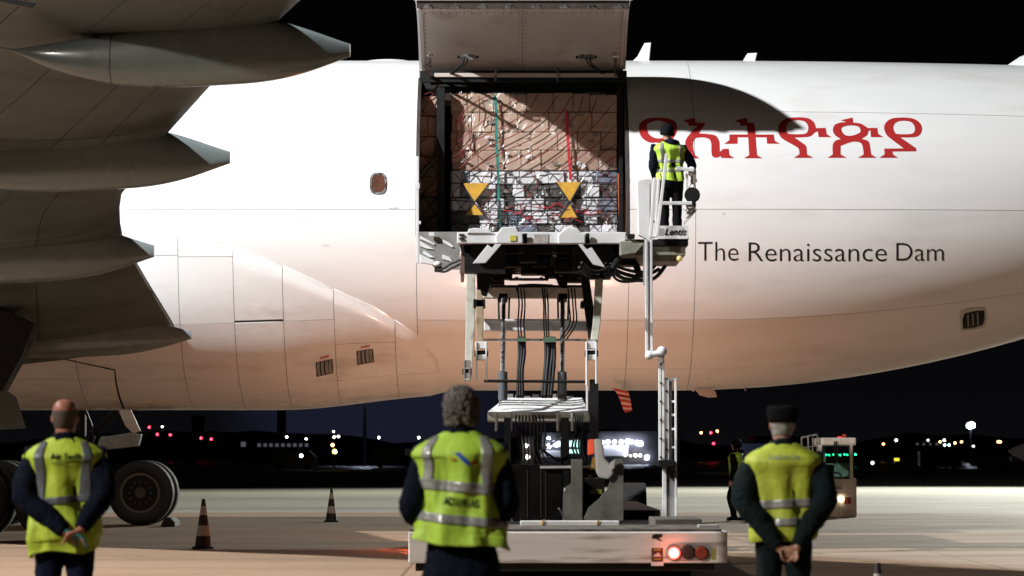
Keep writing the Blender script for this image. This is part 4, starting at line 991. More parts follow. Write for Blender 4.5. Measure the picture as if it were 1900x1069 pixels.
# --- raised main platform
pbm = part('platform_beam', WS, lambda b: pbox(b, 848, 431, 1162, 452, 41.6, .16), bevel=.012)
part('beam_cover', WS, lambda b: ppoly(b, [(866,433),(870,425),(880,423),(900,424),(910,429),(918,433)], 41.58, .14), pbm, bevel=.01)
part('pallet_stop', WS, lambda b: ppoly(b, [(920,452),(920,437),(931,422),(957,420),(962,430),(970,432),(970,452)], 41.45, .2), pbm, bevel=.012)
part('pallet_stop', WS, lambda b: ppoly(b, [(1036,452),(1036,436),(1052,421),(1071,423),(1079,432),(1086,434),(1086,452)], 41.45, .2), pbm, bevel=.012)
for x in (971, 1087): part('slot_plate', BK, lambda b: pbox(b, x, 433, x+7, 452, 41.55, .02), pbm)
part('data_plate', mat('pale_data_plate', (.5, .47, .45), .5), lambda b: pbox(b, 990, 434, 1017, 451, 41.59, .008), pbm)
part('sticker', mat('yellow_sticker', (.55, .5, .08), .5), lambda b: pbox(b, 946, 437, 958, 447, 41.44, .008), pbm)
def board_text(txt, x0, x1, y0, y1, Y, m, par, shear=0., bold=0., nm='lettering'):
    me = text_mesh(txt, 1.0, shear, bold); a0, a1, b0, b1 = bounds2(me)
    for v in me.vertices: v.co = P(x0+(x1-x0)*(v.co.x-a0)/(a1-a0), y1+(y0-y1)*(v.co.y-b0)/(b1-b0), Y)
    return add_mesh(nm, me, m, par)
for y in (436, 441, 446): board_text('MAXIMUM LOAD' if y == 436 else '12.000 kg' if y == 441 else '11.800 kg', 992, 1015, y, y+3.4, 41.585, M['tape'], pbm)
for x in (854, 859): part('bolt', BK, lambda b: (pcyl(b, (x, 436, 41.58), (x, 436, 41.62), .018), pcyl(b, (x, 443, 41.58), (x, 443, 41.62), .018)), pbm)
part('platform_deck', M['dirty_deck'], lambda b: b.box((P(850,0,41.6).x, 41.76, 4.60), (P(1162,0,41.6).x, 47.6, 4.66)))
part('under_frame', BK, lambda b: (b.box((P(856,0,41.6).x, 41.8, 4.40), (P(856,0,41.6).x+.14, 47.2, 4.59)), b.box((P(1148,0,41.6).x, 41.8, 4.40), (P(1160,0,41.6).x, 47.2, 4.59)), b.box((-.7, 41.8, 4.12), (-.1, 42.3, 4.5)), b.box((.9, 41.8, 4.12), (1.5, 42.3, 4.5)),
     [b.box((-.75, 42.2+k*.95, 4.42), (1.65, 42.35+k*.95, 4.58)) for k in range(6)], [b.box((-.4+k*.5, 41.9, 4.42), (-.33+k*.5, 47, 4.55)) for k in range(4)]))
part('machinery', BK, lambda b: [b.box((x, y, z), (x+w, y+.4, z+h)) for x, y, z, w, h in [(rnd.uniform(-.6, 1.1), rnd.uniform(42.2, 45.2), rnd.uniform(4.12, 4.32), rnd.uniform(.15, .5), rnd.uniform(.08, .22)) for _ in range(22)]], kind='stuff')
part('valve_block', M['metal'], lambda b: [pbox(b, x, y, x+rnd.uniform(3, 8), y+rnd.uniform(2, 4), 43+rnd.uniform(0, 2), .05) for x, y in [(rnd.uniform(955, 1015), rnd.uniform(497, 516)) for _ in range(16)]], kind='stuff')
part('valve_frame', BK, lambda b: (pbox(b, 946, 500, 950, 518, 43, .3), pbox(b, 1014, 500, 1018, 518, 43, .3), pbox(b, 946, 516, 1018, 519, 43, .3)))
part('knee_plate', WS, lambda b: ppoly(b, [(877,489),(905,454),(913,460),(919,453),(931,453),(901,488)], 41.25, .05), bevel=.005)
part('knee_plate', WS, lambda b: ppoly(b, [(1101,491),(1073,453),(1081,453),(1089,463),(1098,459),(1123,496)], 41.25, .05), bevel=.005)
part('chromed_rod', M['metal'], lambda b: (pcyl(b, (1023,461,42.5), (1036,469,42.5), .012), pcyl(b, (1021,469,42.5), (1032,476,42.5), .012), pcyl(b, (926,462,42.5), (919,472,42.5), .012)))
for pts, r in (([(912,500,43),(925,512,43),(938,508,43),(952,498,43)], .022), ([(905,508,43),(922,520,43),(940,512,43),(946,500,43)], .022), ([(1030,505,43),(1040,520,43),(1044,535,43)], .02), ([(1060,505,43),(1052,520,43),(1050,535,43)], .02), ([(1046,505,43),(1046,520,43),(1047,535,43)], .02), ([(1018,503,43),(1032,515,43),(1040,532,43)], .018)):
    part('hydraulic_hose', M['hose'], lambda b: ptube(b, pts, r), smooth=True)
# --- bridge at the door sill with its left wing
br = part('bridge_deck', GS, lambda b: b.box((P(778,0,48.2).x, 48.2, 5.12), (P(1150,0,48.2).x, 49.6, 5.22)))
part('bridge_wing', GS, lambda b: ppoly(b, [(778,432),(853,432),(853,500),(810,500),(778,470)], 46.8, .06), bevel=.004)
for pts in ([(779,437),(806,452),(806,455),(779,443)], [(779,447),(806,463),(790,461),(779,456)], [(786,464),(806,478),(795,477),(784,470)], [(821,444),(835,451),(842,458),(838,459),(822,450)], [(821,472),(834,477),(840,486),(820,480)], [(852,458),(860,463),(854,463)]):
    part('glossy_stripe', WS, lambda b: ppoly(b, pts, 46.78, .01))
part('wing_foot', WS, lambda b: ppoly(b, [(780,472),(806,484),(806,492),(780,488)], 46.7, .08), bevel=.01)
part('wing_pad', WS, lambda b: pbox(b, 796, 431, 806, 438, 46.7, .05), bevel=.005)
part('wing_rail', WS, lambda b: (pbox(b, 772, 290, 777, 488, 47.0, .06), pbox(b, 777, 340, 779, 350, 47, .06), pbox(b, 777, 410, 781, 416, 47, .06)), bevel=.006)
part('rail_knob', WS, lambda b: b.ball(P(812, 490, 46.6), .06, sc=(1.2, 1, .8)), smooth=True)
part('pivot_block', BK, lambda b: pbox(b, 806, 492, 818, 504, 46.65, .15), bevel=.01)
for pts in ([(812,500,46.6),(822,499,46.3),(836,490,45),(855,482,43)], [(812,503,46.6),(826,504,46.3),(840,497,45),(866,484,43)]): part('hydraulic_hose', M['hose'], lambda b: ptube(b, pts, .02), smooth=True)
# --- operator platform on the right
YO = 41.45
part('cab_beam', BK, lambda b: pbox(b, 1160, 444, 1277, 456, YO, 2.4), bevel=.01)
part('cab_beam', OS, lambda b: pbox(b, 1150, 456, 1272, 474, YO+.05, 2.4), bevel=.01)
part('cab_box', OS, lambda b: pbox(b, 1215, 474, 1258, 485, YO+.1, .9), bevel=.01)
part('cab_bracket', OS, lambda b: ppoly(b, [(1150,448),(1178,446),(1196,452),(1180,470),(1152,474)], YO-.06, .2), bevel=.01)
part('control_box', BK, lambda b: pbox(b, 1164, 434, 1178, 442, YO-.1, .2), bevel=.01)
part('marker_lamp', mat('amber_marker', (.55, .42, .16), .3, emit=(1, .7, .25), estr=.25), lambda b: b.ball(P(1261, 480, YO), .045), smooth=True)
part('floor_panel', WS, lambda b: b.box((P(1218,0,YO).x, YO+.02, P(0,443,YO).z), (P(1277,0,YO).x, YO+2.5, P(0,441,YO).z)))
kick = part('kick_panel', WS, lambda b: pbox(b, 1222, 419, 1277, 443.5, YO-.06, .03), bevel=.004)
board_text('Lentis', 1233, 1274, 423.5, 436.5, YO-.066, M['black_paint'], kick, shear=.35, bold=.02)
M['halftone'] = mat('halftone_emblem', (.30, .30, .32), .5)
part('emblem', M['halftone'], lambda b: [pbox(b, 1222+k*2.6+(j % 2), 424+j*2.8, 1223.6+k*2.6+(j % 2), 425.4+j*2.8, YO-.065, .004) for k in range(4) for j in range(5)], kick)
part('cabinet', WS, lambda b: ppoly(b, [(1182,336),(1190,332),(1222,332),(1222,438),(1212,441),(1204,446),(1184,436)], YO+.25, .12), bevel=.012)
part('cabinet_joint', GS, lambda b: (pbox(b, 1205, 340, 1205.8, 436, YO+.244, .01), pcyl(b, (1212, 410, YO+.24), (1212, 410, YO+.25), .015)))
part('guard_rail', WS, lambda b: (pbar(b, (1215,330,YO-.4), (1207,440,YO-.4), .045, .045), pbar(b, (1237,285,YO-.4), (1219,440,YO-.4), .045, .045), pbar(b, (1223,330,YO-.4), (1216,440,YO-.4), .035, .035)), bevel=.006)
part('guard_rail', WS, lambda b: (pbar(b, (1225,377,YO-.1), (1284,377,YO-.1), .05, .05), pbar(b, (1255,312,YO-.1), (1288,316,YO-.1), .05, .05)), bevel=.006)
part('guard_post', WS, lambda b: (pbar(b, (1274,318,YO), (1274,392,YO), .045, .045), pbar(b, (1289,318,YO), (1287,388,YO), .045, .045), pbar(b, (1268,415,YO), (1291,388,YO), .05, .04), b.ball(P(1283,318,YO), .07)), bevel=.006)
part('post_hinge', M['metal'], lambda b: (pbox(b, 1272, 377, 1292, 384, YO-.05, .1), pcyl(b, (1274, 392, YO-.04), (1286, 392, YO-.04), .05)), bevel=.01)
part('work_lamp', BK, lambda b: (pcyl(b, (1284.5, 362, YO-.12), (1284.5, 362, YO+.02), .115, .08, 22), pcyl(b, (1284.5, 362, YO-.125), (1284.5, 362, YO-.118), .085, .085, 20)))
part('lamp_ring', M['metal'], lambda b: ptube(b, [(1278,352,YO-.1),(1280,343,YO-.1),(1285,340,YO-.1),(1289,344,YO-.1),(1290,352,YO-.1)], .012), smooth=True)
for pts, r in (([(1125,490,41.4),(1150,505,41.9),(1180,513,42.4),(1205,508,42.9),(1222,500,43.2)], .03), ([(1130,498,41.4),(1155,516,41.9),(1185,520,42.4),(1215,516,43),(1238,488,43.4)], .03), ([(1133,490,41.4),(1160,500,41.9),(1190,505,42.4),(1212,497,43),(1220,478,43.4)], .024), ([(1118,512,41),(1132,508,41.2),(1142,490,41.4),(1152,474,42.4)], .05), ([(1076,497,40.4),(1090,511,40.9),(1108,514,41),(1124,510,41.2)], .035), ([(1080,488,40.4),(1095,503,40.9),(1115,504,41),(1130,496,41.2)], .03), ([(1170,478,42.4),(1180,492,42.4),(1186,512,42.4)], .05), ([(1126,494,41.4),(1146,520,41.9),(1176,522,42.4),(1200,516,43)], .02)):
    part('hydraulic_hose', M['hose'], lambda b: ptube(b, pts, r, n=8), smooth=True)
part('junction_box', BK, lambda b: pbox(b, 1140, 474, 1180, 492, 42.2, .5), bevel=.02)
# --- telescopic ladder mast
YM = 41.0
part('mast_upper', WS, lambda b: (pbox(b, 1197, 444, 1202.5, 665, YM, .10), pbox(b, 1206.5, 444, 1211.5, 660, YM, .10), pbox(b, 1202.5, 444, 1206.5, 660, YM+.05, .03)), bevel=.005)
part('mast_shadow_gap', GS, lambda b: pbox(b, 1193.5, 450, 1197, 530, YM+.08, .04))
part('mast_bracket', WS, lambda b: (pcyl(b, (1203,659,YM-.06), (1226,655,YM-.06), .045), b.ball(P(1205,659,YM-.05), .065), b.ball(P(1228,652,YM-.05), .075), pbar(b, (1222,655,YM-.02), (1228,672,YM-.02), .05, .05)), smooth=False)
ml = part('mast_lower', WS, lambda b: (pbox(b, 1222, 650, 1227.5, 854, YM-.02, .12), pbox(b, 1228.3, 643, 1233.5, 854, YM-.02, .12)), bevel=.005)
part('mast_plate', WS, lambda b: (pbox(b, 1233.8, 703, 1241.5, 854, YM, .06)), bevel=.004)
part('mast_web', GS, lambda b: (pbox(b, 1241.5, 707, 1247.5, 854, YM+.1, .05), pbox(b, 1233.8, 701, 1258, 705, YM, .14)))
part('mast_post', WS, lambda b: (pbox(b, 1251.8, 703, 1256.6, 966, YM-.03, .10)), bevel=.005)
for y in (796, 830, 745, 770): part('rung', WS, lambda b: pbox(b, 1246, y-2, 1252, y+2, YM+.02, .05))
for k in range(6): part('bolt', BK, lambda b: pcyl(b, (1226, 676+k*34.5, YM-.035), (1226, 676+k*34.5, YM-.02), .016, n=10), ml)
for k in range(4): part('bolt', BK, lambda b: pcyl(b, (1237, 726+k*36, YM-.012), (1237, 726+k*36, YM), .018, n=10), ml)
part('mast_clamp', BK, lambda b: pbox(b, 1221, 854, 1252, 866, YM-.1, .3), bevel=.008)
part('mast_foot', M['grey_steel'], lambda b: pbox(b, 1237, 866, 1251.5, 966, YM+.02, .12)); part('mast_foot', WS, lambda b: pbox(b, 1229, 866, 1237, 966, YM, .05), bevel=.004)
part('mast_latch', BK, lambda b: pbox(b, 1249, 874, 1253, 884, YM-.06, .03))
part('mast_base', BK, lambda b: b.box((P(1222,0,YM).x, YM-.15, 0.0), (P(1262,0,YM).x, YM+.35, .42)))

# warm fill lamps added out of sight on the loader to brighten the belly
M['belly_fill_lens'] = mat('warm_belly_fill', (1, .8, .6), .3, emit=(1, .62, .36), estr=3)
for wx in (-.75, 1.75):
    wl = part('work_lamp', BK, lambda b: b.cyl((wx, 46.3, .50), (wx, 46.5, .58), .07, .10, 18))
    part('lens', M['belly_fill_lens'], lambda b: b.cyl((wx, 46.5, .58), (wx, 46.51, .584), .09, .09, 18), wl)
    part('lamp_stalk', BK, lambda b: b.cyl((wx, 46.35, .3), (wx, 46.35, .5), .03, n=10), wl)
    l = bpy.data.lights.new('belly_fill_light', 'SPOT'); l.energy = 430; l.color = (1, .50, .32); l.spot_size = R(140); l.spot_blend = 1.0; l.shadow_soft_size = .3
    o = bpy.data.objects.new('belly_fill_light', l); link(o); o.parent = ld; o.location = Vector((wx, 46.56, .62)) - WLOC[ld.name]
    o.rotation_euler = (Vector((wx*2.6-.6, 51.0, 2.2)) - Vector((wx, 46.5, .6))).to_track_quat('-Z', 'Y').to_euler()
# ================================================================== PEOPLE
M['skin'] = mat('skin', (0.42, 0.22, 0.15), 0.5, var=0.08, vscale=30)
M['skin_rosy'] = mat('rosy_skin', (0.42, 0.17, 0.12), 0.45, var=0.12, vscale=20)
M['stubble'] = mat('cropped_grey_hair', (0.10, 0.075, 0.06), 0.85, var=0.25, vscale=60)
M['grey_hair'] = mat('curly_grey_hair', (0.20, 0.175, 0.165), 0.6, var=0.5, vscale=45, bump=1.0, bscale=70)
M['silver_hair'] = mat('silver_hair', (0.34, 0.33, 0.32), 0.6, var=0.35, vscale=60, bump=.6, bscale=90)
M['navy'] = mat('navy_cloth', (0.006, 0.008, 0.017), 0.9, var=0.2, vscale=12, spec=.08)
M['trouser_navy'] = mat('dark_blue_trousers', (0.009, 0.012, 0.03), 0.9, var=0.2, vscale=12, spec=.08)
M['officer_green'] = mat('dark_green_uniform', (0.006, 0.012, 0.013), 0.85, var=0.2, vscale=12, spec=.12)
M['black_cloth'] = mat('black_cloth', (0.006, 0.006, 0.007), 0.9, spec=.08)
def hivis(name, c):
    m = mat(name, c, 0.6, var=0.07, vscale=9, bump=.25, bscale=30); return m
M['hivis'] = hivis('yellow_green_vest', (0.47, 0.62, 0.045)); M['hivis2'] = hivis('lime_vest', (0.44, 0.68, 0.06)); M['hivis3'] = hivis('yellow_vest', (0.46, 0.55, 0.05))
M['retro'] = mat('silver_reflective_band', (0.36, 0.37, 0.36), 0.35, 0.3, var=0.12, vscale=16)
M['retro_dark'] = mat('dull_reflective_band', (0.13, 0.14, 0.16), 0.4, 0.2, var=0.15, vscale=16)
M['teal'] = mat('teal_glove', (0.01, 0.16, 0.17), 0.5)
M['paper'] = mat('white_paper', (0.75, 0.75, 0.78), 0.7)
def loftz(b, rings, n=28, pw=2.3):
    """rings: (centre, half width, half depth, axis frame) ellipse-like rings"""
    rs = []
    for c, hw, hd in rings:
        rs.append([Vector((c[0]+hw*math.copysign(abs(math.cos(a))**(2/pw), math.cos(a)), c[1]+hd*math.copysign(abs(math.sin(a))**(2/pw), math.sin(a)), c[2])) for a in [2*PI*k/n for k in range(n)]])
    b.rings(rs)
def finish_remesh(b, vox, smooth_it=6, disp=None):
    me = bpy.data.meshes.new('t'); me.from_pydata(b.v, [], b.f)
    bm = bmesh.new(); bm.from_mesh(me); bmesh.ops.recalc_face_normals(bm, faces=bm.faces); bm.to_mesh(me); bm.free()
    ob = bpy.data.objects.new('t', me); link(ob)
    r = ob.modifiers.new('r', 'REMESH'); r.mode = 'VOXEL'; r.voxel_size = vox
    s = ob.modifiers.new('s', 'SMOOTH'); s.iterations = smooth_it; s.factor = 0.5
    if disp:
        for k, (size, strg) in enumerate(disp):
            tx = bpy.data.textures.new('fold', 'CLOUDS'); tx.noise_scale = size; tx.noise_depth = 1
            d = ob.modifiers.new('d', 'DISPLACE'); d.texture = tx; d.strength = strg; d.mid_level = 0.5; d.texture_coords = 'GLOBAL'
    out = bpy.data.meshes.new_from_object(ob.evaluated_get(bpy.context.evaluated_depsgraph_get())); bpy.data.objects.remove(ob)
    return out
TOR = [(.80,.150,.105,0),(.88,.172,.122,-.005),(.96,.170,.122,-.005),(1.05,.160,.115,0),(1.15,.165,.118,.002),(1.26,.182,.124,.004),(1.35,.195,.122,.002),(1.41,.196,.110,0),(1.45,.165,.095,-.004),(1.485,.105,.075,-.006),(1.51,.068,.062,0)]
def tor_at(z, T=TOR):
    if z <= T[0][0]: return T[0][1:]
    for a, c in zip(T, T[1:]):
        if z <= c[0]: t = (z-a[0])/(c[0]-a[0]); t = t*t*(3-2*t)*.5+t*.5; return tuple(a[k]+(c[k]-a[k])*t for k in (1, 2, 3))
    return T[-1][1:]
def hand(b, w, d, up, sgn, curl=0.9, sc=1.0):
    """palm and five fingers: wrist point w, direction d, palm normal up, thumb side sgn"""
    w = Vector(w); d = Vector(d).normalized(); nrm = Vector(up); nrm = (nrm - d*nrm.dot(d)).normalized(); s = d.cross(nrm)*sgn
    pts = []
    rs = []
    for t, hw, hd in ((-.02,.026,.019),(.02,.034,.017),(.06,.040,.015),(.088,.039,.013)):
        c = w + d*t*sc; rs.append([c + s*(hw*sc*math.cos(a)) + nrm*(hd*sc*math.sin(a)) for a in [2*PI*k/14 for k in range(14)]])
    b.rings(rs)
    for k, (off, L) in enumerate(((.030,.072),(.010,.080),(-.011,.074),(-.031,.058))):
        p = w + d*.075*sc + s*off*sc; ang = 0; q = [p]; rr = [.0095*sc]
        for j, f in enumerate((.46, .30, .24)):
            ang += curl*(.45+.12*k*.3); q.append(q[-1] + (d*math.cos(ang) + nrm*math.sin(ang))*L*f*sc); rr.append((.0092-.0012*j)*sc)
        b.tube([p - d*.03*sc] + q, [.009*sc] + rr, n=8, sub=2)
    p = w + d*.02*sc + s*.024*sc
    b.tube([p - s*.012*sc, p + s*.022*sc + d*.022*sc + nrm*.006, p + s*.034*sc + d*.052*sc + nrm*.018*sc, p + s*.030*sc + d*.074*sc + nrm*.030*sc], [.012*sc,.013*sc,.011*sc,.0085*sc], n=8, sub=3)
def person(px, py_unused, Y, height, yaw, label, group=None, jacket='navy', trousers='trouser_navy', skin='skin', arms=None, hands=None, lean=0.0, vest=None, hair=None, wide=1.0, coat=False, z0=0.0,
           head_yaw=0.0, head_tilt=0.0, vox=0.009, legs=None, gloves=None, torso_tilt=0.0, sl=1.0):
    X = (px-950)/FPX*Y/CP if False else P(px, 848, Y).x
    root = empty('person', (X, Y, z0), label, 'person', group)
    k = height/1.75
    Rt = Matrix.Translation(Vector((X, Y, z0))) @ Matrix.Rotation(yaw, 4, 'Z') @ Matrix.Scale(k, 4)
    def world(me): me.transform(Rt); return me
    def pt(z):  # sideways lean of the upper body
        return torso_tilt*max(0, z-.9)
    T = [(z, a*wide, d*wide, c) for z, a, d, c in TOR]
    arms = arms or [((-.215,0,1.40),(-.25,-.03,1.12),(-.24,.06,.86)), ((.215,0,1.40),(.25,-.03,1.12),(.24,.06,.86))]
    arms = [tuple(Vector((a[0]+pt(a[2]), a[1], a[2])) for a in am) for am in arms]
    hands = hands or [((0,.1,-1),(1,0,0),1), ((0,.1,-1),(-1,0,0),-1)]
    legs = legs or [((-.095,0,.90),(-.10,.01,.50),(-.10,-.02,.09)), ((.095,0,.90),(.10,.01,.50),(.10,-.02,.09))]
    hc = Vector((pt(1.6)+head_tilt*.10, .01, 1.635))
    # --- body: one continuous skin surface from head to feet
    b = MB()
    loftz(b, [((pt(z), c, z), hw*.86, hd*.84) for z, hw, hd, c in T])
    HR = [(-.115,.030,.040,.045),(-.098,.052,.062,.030),(-.07,.062,.080,.014),(-.035,.070,.092,.004),(0,.076,.098,0),(.035,.078,.100,-.004),(.07,.072,.092,-.008),(.098,.052,.068,-.010),(.115,.022,.030,-.010)]
    hm = Matrix.Translation(hc) @ Matrix.Rotation(head_yaw, 4, 'Z') @ Matrix.Rotation(-head_tilt, 4, 'Y')
    hb = MB(); loftz(hb, [((0, cy, z), hw, hd) for z, hw, hd, cy in HR], n=24, pw=2.1)
    hb.tube([(0,.085,.005),(0,.108,-.018),(0,.112,-.030),(0,.095,-.040)], [.010,.012,.015,.010], n=8, sub=2)       # nose
    for s in (-1, 1):
        hb.ball((s*.030,.088,.012), .016, 10, 8)                                                               # eye sockets / lids
        hb.ball((s*.082,-.004,-.012), .030, 12, 8, sc=(.28,.62,1.05))                                            # ears
    hb.tube([(-.022,.094,-.062),(0,.100,-.060),(.022,.094,-.062)], .008, n=8, sub=3)                             # mouth
    b.add([hm @ Vector(v) for v in hb.v], hb.f)
    b.tube([(pt(1.4), -.01, 1.42), (pt(1.5), 0, 1.50), tuple(hm @ Vector((0, -.005, -.07)))], [.075,.060,.056], n=16, sub=3)
    for am in arms: b.tube(am, [.048,.040,.026], n=12, sub=5)
    for lg in legs: b.tube(lg, [.085,.058,.042], n=12, sub=5)
    for lg in legs: b.tube([lg[2], Vector(lg[2])+Vector((0,.06,-.04)), Vector(lg[2])+Vector((0,.15,-.055))], [.042,.04,.028], n=10, sub=3)
    for am, hd_ in zip(arms, hands): hand(b, am[2], hd_[0], hd_[1], hd_[2], *hd_[3:])
    body = add_mesh('body', world(finish_remesh(b, vox*.8, 3)), M[skin], root, smooth=True)
    # --- jacket and trousers follow the body
    b = MB(); TJ = [t for t in T]
    lo = .52 if coat else .84
    rr = [((pt(z), c, z), hw+.022, hd+.022) for z, hw, hd, c in TJ if z > .86]
    if coat: rr = [((0,0,lo), .245*wide, .175), ((0,0,.70), .225*wide, .165)] + rr
    else: rr = [((0,0,lo), .178*wide, .135)] + rr
    loftz(b, rr, n=32)
    b.tube([(pt(1.45), -.01, 1.45), (pt(1.5), -.002, 1.53)], [.095,.083], n=16, sub=2)      # collar
    for am in arms:
        w = am[2]; e = am[1]; s_ = am[0]; wr = w - (w-e).normalized()*.015
        b.tube([s_ + Vector((math.copysign(-.06, s_[0]), 0, -.01)), s_ + Vector((0, 0, -.02)), s_+(e-s_)*.5, e, e+(wr-e)*.5, wr], [.066,.076,.076*sl,.070*sl,.062*sl,.048], n=14, sub=4)
    jk = add_mesh('jacket', world(finish_remesh(b, vox, 5, [(.09, .022), (.035, .010)])), M[jacket], root, smooth=True)
    b = MB()
    for lg in legs: b.tube([Vector(lg[0])+Vector((0,0,.02)), lg[0], (Vector(lg[0])+Vector(lg[1]))/2, lg[1], (Vector(lg[1])+Vector(lg[2]))/2, Vector(lg[2])+Vector((0,0,-.02))], [.10,.105,.092,.078,.072,.070], n=14, sub=4)
    loftz(b, [((0,0,.80),.168*wide,.125),((0,0,.88),.175*wide,.130),((0,0,.98),.168*wide,.125)])
    add_mesh('trousers', world(finish_remesh(b, vox*1.2, 5, [(.10, .02), (.04, .008)])), M[trousers], root, smooth=True)
    for lg in legs:
        a = Vector(lg[2]); b = MB(); b.tube([(a.x, a.y-.075, .05), (a.x, a.y, .065), (a.x, a.y+.10, .05), (a.x, a.y+.17, .035)], [.040,.052,.045,.032], n=12, sub=4)
        for i in range(len(b.v)): v = b.v[i]; b.v[i] = (v[0], v[1], max(v[2], 0.0))
        me = b.mesh(); add_mesh('shoe', world(me), M['black_cloth'], root, smooth=True)
    # --- vest
    if vest:
        mv = vest.get('mat', 'hivis'); hem = vest.get('hem', .80); seed = vest.get('seed', 1.0); ease = vest.get('ease', .042); slant = vest.get('slant', 0); flare = vest.get('flare', 0)
        top = 1.505
        def vs(a, z, o=0.0):
            """a = angle (0 right side, -90deg back), z height"""
            hw, hd, cy = tor_at(z, T); t = (z-hem)/(top-hem)
            e_ = ease*(1 if z < 1.38 else max(.42, 1-(z-1.38)/.14)) + flare*(1-t)**1.5 + .030*math.exp(-((z-1.39)/.07)**2)
            hw += e_; hd += e_*.9
            f = vest.get('fold', 1.0)*max(.25, min(1, (1.46-z)/.25))
            dd = f*(.010*math.sin(a*9+seed+2.2*math.sin(z*5+seed)) + .016*noise.noise(Vector((a*2.6+seed, z*3.2, seed))) + .007*noise.noise(Vector((a*7+seed, z*8, seed*2)))
                    + .010*math.sin(a*5 + (z-1.1)*vest.get('drag', 9) + seed*3)) * (1 if z < 1.44 else .4)
            ca, sa = math.cos(a), math.sin(a); p2 = 2/2.3
            x = hw*math.copysign(abs(ca)**p2, ca); y = cy + hd*math.copysign(abs(sa)**p2, sa)
            L_ = math.hypot(x, y) or 1
            zz = z + (slant*x if z < 1.35 else 0) + (vest.get('hemwave', 0.012)*math.sin(a*3+seed) if t < .1 else 0)
            return Vector((x*(1+(dd+o)/L_)+pt(z), cy+(y-cy)*(1+(dd+o)/L_), zz))
        def vpatch(nm, m, a0, a1, z0_, z1_, na, nz_, o, par, fn=None):
            b = MB(); g = []
            for i in range(na+1):
                for j in range(nz_+1):
                    u, v = i/na, j/nz_
                    a, z = fn(u, v) if fn else (a0+(a1-a0)*u, z0_+(z1_-z0_)*v)
                    b.v.append(tuple(vs(a, z, o)))
            for i in range(na):
                for j in range(nz_): b.f.append((i*(nz_+1)+j, i*(nz_+1)+j+1, (i+1)*(nz_+1)+j+1, (i+1)*(nz_+1)+j))
            me = bpy.data.meshes.new(nm); me.from_pydata(b.v, [], b.f); me.update(); world(me)
            o_ = add_mesh(nm, me, m, par, smooth=True)
            sd = o_.modifiers.new('thickness', 'SOLIDIFY'); sd.thickness = .004 if nm == 'vest' else .0015; sd.offset = -1 if nm == 'vest' else 1
            return o_
        # open front: the vest wraps from the right front round the back to the left front
        V0 = vpatch('vest', M[mv], R(80), R(-260), hem, top, 150, 90, 0, root)
        mr = M[vest.get('band_mat', 'retro')]
        for z0_, z1_ in vest.get('bands', []): vpatch('reflective_band', mr, R(80), R(-260), z0_, z1_, 150, 6, .006, V0)
        for s in (-1, 1):
            if 'straps' in vest:
                xt, xb, zb, w_ = vest['straps']
                def fn(u, v, s=s):
                    z = zb + (1.478-zb)*v; x = (xb+(xt-xb)*v + w_*(u-.5))*s
                    hw, hd, cy = tor_at(z, T); hw += ease; ca = max(-.999, min(.999, math.copysign((abs(x)/hw)**1.15, x)))
                    return -math.acos(ca), z
                vpatch('reflective_band', mr, 0, 0, 0, 0, 8, 40, .008, V0, fn)
        for tx in vest.get('text', []):
            txt, xa, xb, z0_, z1_, mm = tx[:6]
            me = text_mesh(txt, 1.0, 0, tx[6] if len(tx) > 6 else 0); a0, a1, b0, b1 = bounds2(me)
            slice_mesh(me, a0, a1, (a1-a0)/24, 0)
            for v in me.vertices:
                x = xa+(xb-xa)*(v.co.x-a0)/(a1-a0); z = z0_+(z1_-z0_)*(v.co.y-b0)/(b1-b0)
                hw, hd, cy = tor_at(z, T); hw += ease
                ca = max(-.99, min(.99, math.copysign((abs(x)/hw)**1.15, x))); v.co = vs(-math.acos(ca), z, .007)
            add_mesh('lettering', world(me), mm, V0)
        for poly, mm in vest.get('logo', []):
            me = flat_mesh([poly]); slice_mesh(me, min(p[1] for p in poly), max(p[1] for p in poly), .012); slice_mesh(me, min(p[0] for p in poly), max(p[0] for p in poly), .012, 0)
            for v in me.vertices:
                x, z = v.co.x, v.co.y; hw, hd, cy = tor_at(z, T); hw += ease
                ca = max(-.99, min(.99, math.copysign((abs(x)/hw)**1.15, x))); v.co = vs(-math.acos(ca), z, .007)
            add_mesh('emblem', world(me), mm, V0)
    # --- hair / cap
    def headshell(nm, m, zlo_back, zlo_front, grow, amp=0.0, fr=20, top=.12, nn=44, par=root, extra=1.0):
        b = MB(); nz_ = 26; rings = []
        for j in range(nz_+1):
            t = j/nz_; ring = []
            for i in range(nn):
                a = 2*PI*i/nn; back = (1-math.sin(a))/2; zl = zlo_front + (zlo_back-zlo_front)*smooth01(back*1.6-.15)
                z = zl + (top+grow*.9 - zl)*t
                # radius of the head at this height
                zc = max(-.114, min(.114, z - grow*.6*t))
                for (za, wa, da, ca_), (zb_, wb, db, cb) in zip(HR, HR[1:]):
                    if zc <= zb_: q = (zc-za)/(zb_-za); hw = wa+(wb-wa)*q; hd = da+(db-da)*q; cy = ca_+(cb-ca_)*q; break
                fade = math.sqrt(max(0, 1-max(0, (t-.80)/.2)**2)) if t > .8 else 1
                fade = max(fade, .02)
                r_ = (grow + amp*noise.noise(Vector((math.cos(a)*2.2*fr/20, math.sin(a)*2.2*fr/20, z*fr+seed_))))*1.0
                ring.append(hm @ Vector((((hw if t < .8 else max(hw,.045))*extra+r_)*math.cos(a)*fade, cy+((hd if t < .8 else max(hd,.06))*extra+r_)*math.sin(a)*fade, z + amp*.6*noise.noise(Vector((a*2, z*fr, 9))))))
            rings.append(ring)
        b.rings(rings); me = b.mesh(); world(me)
        return add_mesh(nm, me, m, par, smooth=True)
    seed_ = 3.0
    if hair == 'shaved': headshell('hair', M['stubble'], -.075, .06, .0025, 0, top=.062)
